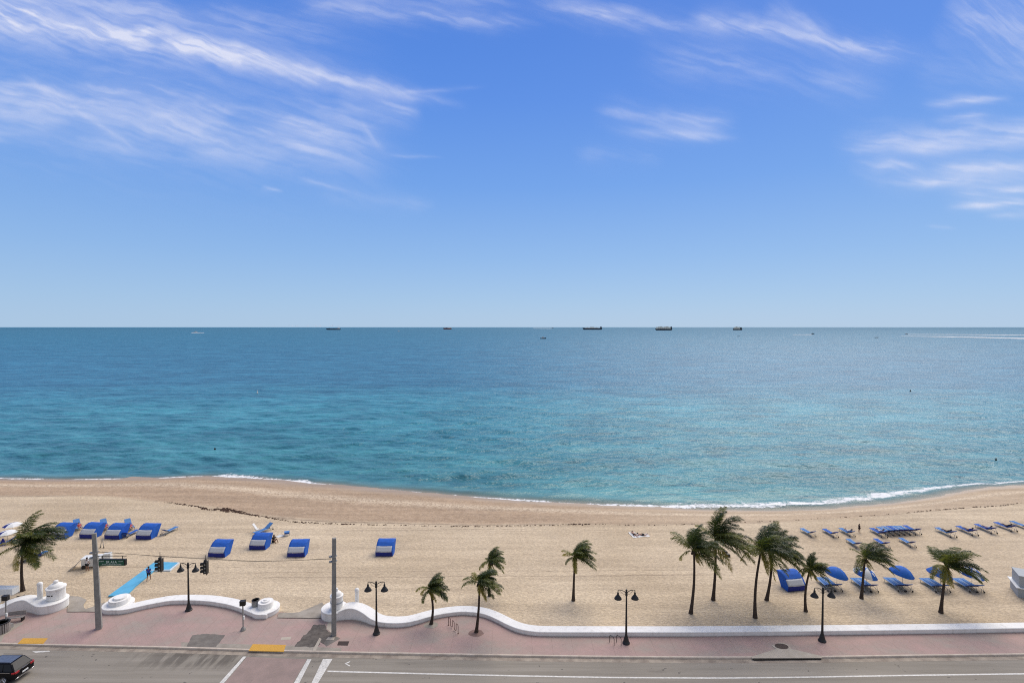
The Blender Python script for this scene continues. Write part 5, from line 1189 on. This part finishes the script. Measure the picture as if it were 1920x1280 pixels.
boat(1036, 615.4, 4, 'tiny dark boat on the horizon trailing a white wake toward the left', 'hull_black'); boat(1524, 626.4, 6, 'dark boat with a short wake behind it on its left', 'hull_black'); boat(1643.5, 633.2, 7, 'low dark boat below the wakes at the right', 'hull_black', False)
boat(1699.5, 626.8, 5.5, 'small dark boat ahead of the long white double wake', 'hull_black'); boat(1384.5, 630.8, 5, 'tiny dark boat just below the small cream ship', 'hull_black', False)
m, nt, b, out = new_mat('wake_foam'); tc = nd(nt, 'ShaderNodeTexCoord').outputs['Object']
b.inputs['Base Color'].default_value = (.7, .74, .76, 1); b.inputs['Roughness'].default_value = .8
tr = nd(nt, 'ShaderNodeBsdfTransparent'); mx = nd(nt, 'ShaderNodeMixShader'); nt.links.new(smooth(nt, noise(nt, nd(nt, 'ShaderNodeMapping', ins={0: tc, 3: (.2, 1, 1)}).outputs[0], .12, 4), .3, .62), mx.inputs[0])
nt.links.new(tr.outputs[0], mx.inputs[1]); nt.links.new(b.outputs[0], mx.inputs[2]); nt.links.new(mx.outputs[0], out.inputs[0]); M['wake'] = m
for pts in ([(1702, 626.3), (1800, 626.6), (1960, 628), (1960, 629.3), (1800, 627.5), (1702, 627)], [(1690, 629.8), (1800, 630.6), (1960, 634), (1960, 636.6), (1800, 632.4), (1690, 630.3)], [(1000, 615.1), (1034, 615.3), (1034, 616), (1000, 615.7)], [(1487, 627), (1522, 626.6), (1522, 627.6), (1487, 627.6)], [(359, 623.1), (383, 623.4), (383, 624), (359, 624.2)]):
    ps = [G(x, y, ZW + .3) for x, y in pts]; o_ = ps[0]; mb = MB(); mb.add([p - o_ for p in ps], [tuple(range(len(ps)))]); tag(mb.build('wake_foam', 'wake', loc=o_), kind='stuff')

# ---------------------------------------------------------------- world: sky with thin cirrus
SUN_EL, SUN_AZ = math.radians(48), math.radians(32)      # azimuth from +Y towards +X
w = bpy.data.worlds.new('World'); sc.world = w; w.use_nodes = True; nt = w.node_tree; nt.nodes.clear()
out = nt.nodes.new('ShaderNodeOutputWorld'); bg = nt.nodes.new('ShaderNodeBackground'); nt.links.new(bg.outputs[0], out.inputs[0])
sky = nd(nt, 'ShaderNodeTexSky', sky_type='NISHITA', sun_disc=False, sun_elevation=SUN_EL, sun_rotation=SUN_AZ, altitude=0, air_density=1.0, dust_density=.6, ozone_density=2.0)
STR = .10
bg.inputs[1].default_value = STR
gd = nd(nt, 'ShaderNodeTexCoord').outputs['Generated']; sg = nd(nt, 'ShaderNodeSeparateXYZ', ins={0: gd})
clear = ramp(nt, mth(nt, 'MAXIMUM', sg.outputs[2], 0.0), [(0.0, lin((172, 202, 232))), (.05, lin((161, 196, 233))), (.13, lin((142, 184, 235))), (.26, lin((112, 163, 235))), (.40, lin((90, 144, 231))), (.52, lin((76, 131, 224))), (.9, lin((68, 122, 214)))])
clear = mixc(nt, 1.0, clear, (1 / STR,) * 3, 'MULTIPLY')
base = mixc(nt, .90, sky.outputs[0], clear)
# neutral tint added to the unseen sky behind and overhead, as soft fill light
fill_tint = mth(nt, 'MULTIPLY', mth(nt, 'SUBTRACT', 1, smooth(nt, sg.outputs[1], -.25, .55)), .75)
base = mixc(nt, fill_tint, base, (4.7, 4.7, 4.65))
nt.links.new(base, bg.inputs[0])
# cirrus: a real, thin sheet of ice cloud 5.5 km up; its density is sampled streak by streak
ST = [  # x0,y0,x1,y1,halfwidth px,density,taper
 (-120, -8, 815, 184, 38, 1.15, .80), (380, 92, 800, 184, 22, .35, .7), (485, 142, 640, 132, 12, .45, .3), (700, 175, 905, 160, 5, .25, .4),
 (-80, 160, 740, 262, 62, .46, 0), (-80, 180, 330, 215, 26, .45, .2), (180, 215, 720, 300, 34, .42, .2), (-80, 235, 300, 290, 16, .3, .4), (300, 270, 560, 310, 12, .3, .3),
 (45, 138, 262, 285, 10, .75, .72), (640, 190, 790, 205, 26, .35, .4), (672, 225, 728, 294, 9, .62, .4), (720, 288, 830, 292, 4, .3, .6),
 (-20, -6, 700, 58, 26, .40, .1), (560, 2, 1010, 46, 18, .34, .2), (600, -14, 1000, 5, 14, .4, 0),
 (1000, 8, 1380, 56, 15, .55, .1), (1290, 24, 1370, 50, 13, .35, 0), (1320, 34, 1730, 104, 20, .48, .3), (1440, 10, 1560, 70, 16, .32, .2), (1220, 100, 1660, 160, 30, .22, .2),
 (1130, 210, 1380, 236, 15, .34, .2), (1150, 242, 1390, 260, 9, .45, 0), (1215, 234, 1360, 250, 12, .32, 0), (1790, -5, 1990, 90, 52, .50, 0), (1720, 130, 1960, 135, 24, .2, 0),
 (1735, 192, 1900, 180, 8, .5, .2), (1750, 222, 1870, 212, 7, .45, .2), (1590, 268, 1990, 240, 20, .45, -.2), (1690, 278, 1990, 254, 11, .8, -.4),
 (1620, 306, 1960, 330, 14, .45, 0), (1760, 316, 1990, 308, 10, .8, 0), (1645, 343, 1990, 322, 11, .8, -.2), (1775, 362, 1990, 352, 9, .6, 0), (1785, 387, 1990, 372, 7, .7, 0), (1850, 402, 1990, 398, 5, .6, 0),
 (560, 334, 650, 360, 4, .5, .5), (488, 350, 530, 357, 4, .35, .3), (600, 360, 810, 384, 14, .22, .2), (1080, 285, 1240, 300, 16, .1, .2),
 (508, 609, 650, 610, 2.6, .42, 0), (960, 552, 1010, 560, 9, .10, 0), (905, 592, 940, 597, 4, .16, 0), (15, 560, 60, 565, 6, .12, 0), (1740, 424, 1800, 428, 3, .2, 0)]

pxg, pyg = np.meshgrid(np.arange(-140, 2061, 2.0), np.arange(-110, 450, 1.5))
rx = (pxg - 960) / F; ry = (640 - pyg) / F
dY = CP + ry * SP; dZ = -SP + ry * CP
U = rx / dY; V = dZ / dY
t_ = 5500 / V
CX, CY = U * t_, t_
def UV(px, py): x, y, z = ray(px, py); return x / y, z / y
def sst(v, a_, b_): t = np.clip((v - a_) / (b_ - a_), 0, 1); return t * t * (3 - 2 * t)
wx = (fbm(U * 6, V * 6, 31, 5) - .48) * .032; wy = (fbm(U * 6 + 40, V * 6, 37, 5) - .48) * .032
wx += (fbm(U * 30, V * 30, 41, 4) - .48) * .010; wy += (fbm(U * 30 + 9, V * 30, 43, 4) - .48) * .010
UW, VW = U + wx, V + wy
inv = np.ones_like(U)
for i, (x0, y0, x1, y1, hw, den, tap) in enumerate(ST):
    a_, b_ = UV(x0, y0), UV(x1, y1); dx, dy = b_[0] - a_[0], b_[1] - a_[1]; L = math.hypot(dx, dy); dx /= L; dy /= L
    m0 = hw * 4 + 50
    msk = (pxg > min(x0, x1) - m0) & (pxg < max(x0, x1) + m0) & (pyg > min(y0, y1) - m0) & (pyg < max(y0, y1) + m0)
    if not msk.any(): continue
    uu, vv = UW[msk] - a_[0], VW[msk] - a_[1]
    if hw < 12: uu = uu - wx[msk] * .6; vv = vv - wy[msk] * .6
    tp = uu * dx + vv * dy; spp = -uu * dy + vv * dx; tn = tp / L
    wid = np.maximum(1 - tap * np.maximum(tn, 0), .08); sn = spp * F / hw / wid
    env = (.6 * np.exp(-1.5 * sn * sn) + .4 * np.exp(-.34 * sn * sn)) * sst(tn, -.10, .30 if hw < 14 else .15) * (1 - sst(tn, .55 if hw < 14 else .80, 1.08))
    fib = fbm(tp * 14 + i * 3.1 + spp * 20, spp * 95 + tp * 14, i * 5, 6); cl = fbm(tp * 7 + i, spp * 22, i * 5 + 3, 4)
    puf = fbm(UW[msk] * 26 + i, VW[msk] * 60, i * 7 + 1, 5)
    tex = (.38 + .62 * sst(fib, .28, .70)) * (.45 + .55 * sst(cl, .3, .62)) * (.74 + .26 * sst(puf, .30, .64)) * 1.20
    inv[msk] *= 1 - np.clip(env * tex * den, 0, 1)
DEN = (1 - inv) * .90
edge = np.minimum(1, np.minimum(pyg - pyg.min(), pyg.max() - pyg) / 30); DEN *= edge
m, mt, pb, po = new_mat('ice_cloud'); mt.nodes.remove(pb)
trn = nd(mt, 'ShaderNodeBsdfTransparent'); tl = nd(mt, 'ShaderNodeBsdfTranslucent', ins={0: (.88, .88, .93, 1)}); df = nd(mt, 'ShaderNodeBsdfDiffuse', ins={0: (.95, .95, .97, 1)})
m1 = nd(mt, 'ShaderNodeMixShader', ins={0: .25}); mt.links.new(tl.outputs[0], m1.inputs[1]); mt.links.new(df.outputs[0], m1.inputs[2])
m2 = nd(mt, 'ShaderNodeMixShader', ins={0: nd(mt, 'ShaderNodeAttribute', attribute_name='ice_cover').outputs['Fac']}); mt.links.new(trn.outputs[0], m2.inputs[1]); mt.links.new(m1.outputs[0], m2.inputs[2]); mt.links.new(m2.outputs[0], po.inputs[0])
tag(grid_mesh('cirrus_clouds', CX, CY, np.full_like(CX, 5500.0), {'ice_cover': DEN}, m), kind='structure')
sl_ = bpy.data.lights.new('sun', 'SUN'); sl_.energy = 3.6; sl_.angle = math.radians(55); sl_.color = (1, .90, .74)
so = bpy.data.objects.new('sun', sl_); C.objects.link(so)
dirv = Vector((math.sin(SUN_AZ) * math.cos(SUN_EL), math.cos(SUN_AZ) * math.cos(SUN_EL), math.sin(SUN_EL)))
so.rotation_euler = dirv.to_track_quat('Z', 'Y').to_euler(); so.location = (0, 0, 60)
sc.view_settings.view_transform = 'Standard'; sc.view_settings.look = 'None'; sc.view_settings.exposure = 0; sc.view_settings.gamma = 1
sc.cycles.max_bounces = 6; sc.cycles.transparent_max_bounces = 8; sc.cycles.use_denoising = False; sc.cycles.filter_width = 1.1; sc.cycles.sample_clamp_direct = 2.5; sc.cycles.sample_clamp_indirect = 3
try: sc.cycles.denoiser = 'OPENIMAGEDENOISE'
except Exception: pass

mb = MB(); rh = random.Random(3)
for x, n_, w_ in ((517, 2, 4), (545, 3, 4), (558, 3, 4), (578, 2, 5), (590, 4, 4), (600, 3, 4), (619, 3, 5), (633, 2, 5)):
    for k in range(n_):
        q = VY(x + rh.uniform(-1, 1) * w_, 612.2 - rh.uniform(.3, 2.4), 62000); rr_ = 62000 / F * rh.uniform(.5, 1.1); mb.lathe(q, [(rr_ * .6, -rr_ * .35), (rr_ * 1.3, -rr_ * .1), (rr_ * 1.1, rr_ * .15), (rr_ * .4, rr_ * .4)], 9)
m, mt, pb, po = new_mat('low_cloud'); mt.nodes.remove(pb)
m2 = nd(mt, 'ShaderNodeMixShader', ins={0: .55}); mt.links.new(nd(mt, 'ShaderNodeBsdfTransparent').outputs[0], m2.inputs[1]); mt.links.new(nd(mt, 'ShaderNodeBsdfTranslucent', ins={0: (.95, .85, .84, 1)}).outputs[0], m2.inputs[2]); mt.links.new(m2.outputs[0], po.inputs[0])
tag(mb.build('horizon_clouds', m), kind='structure')
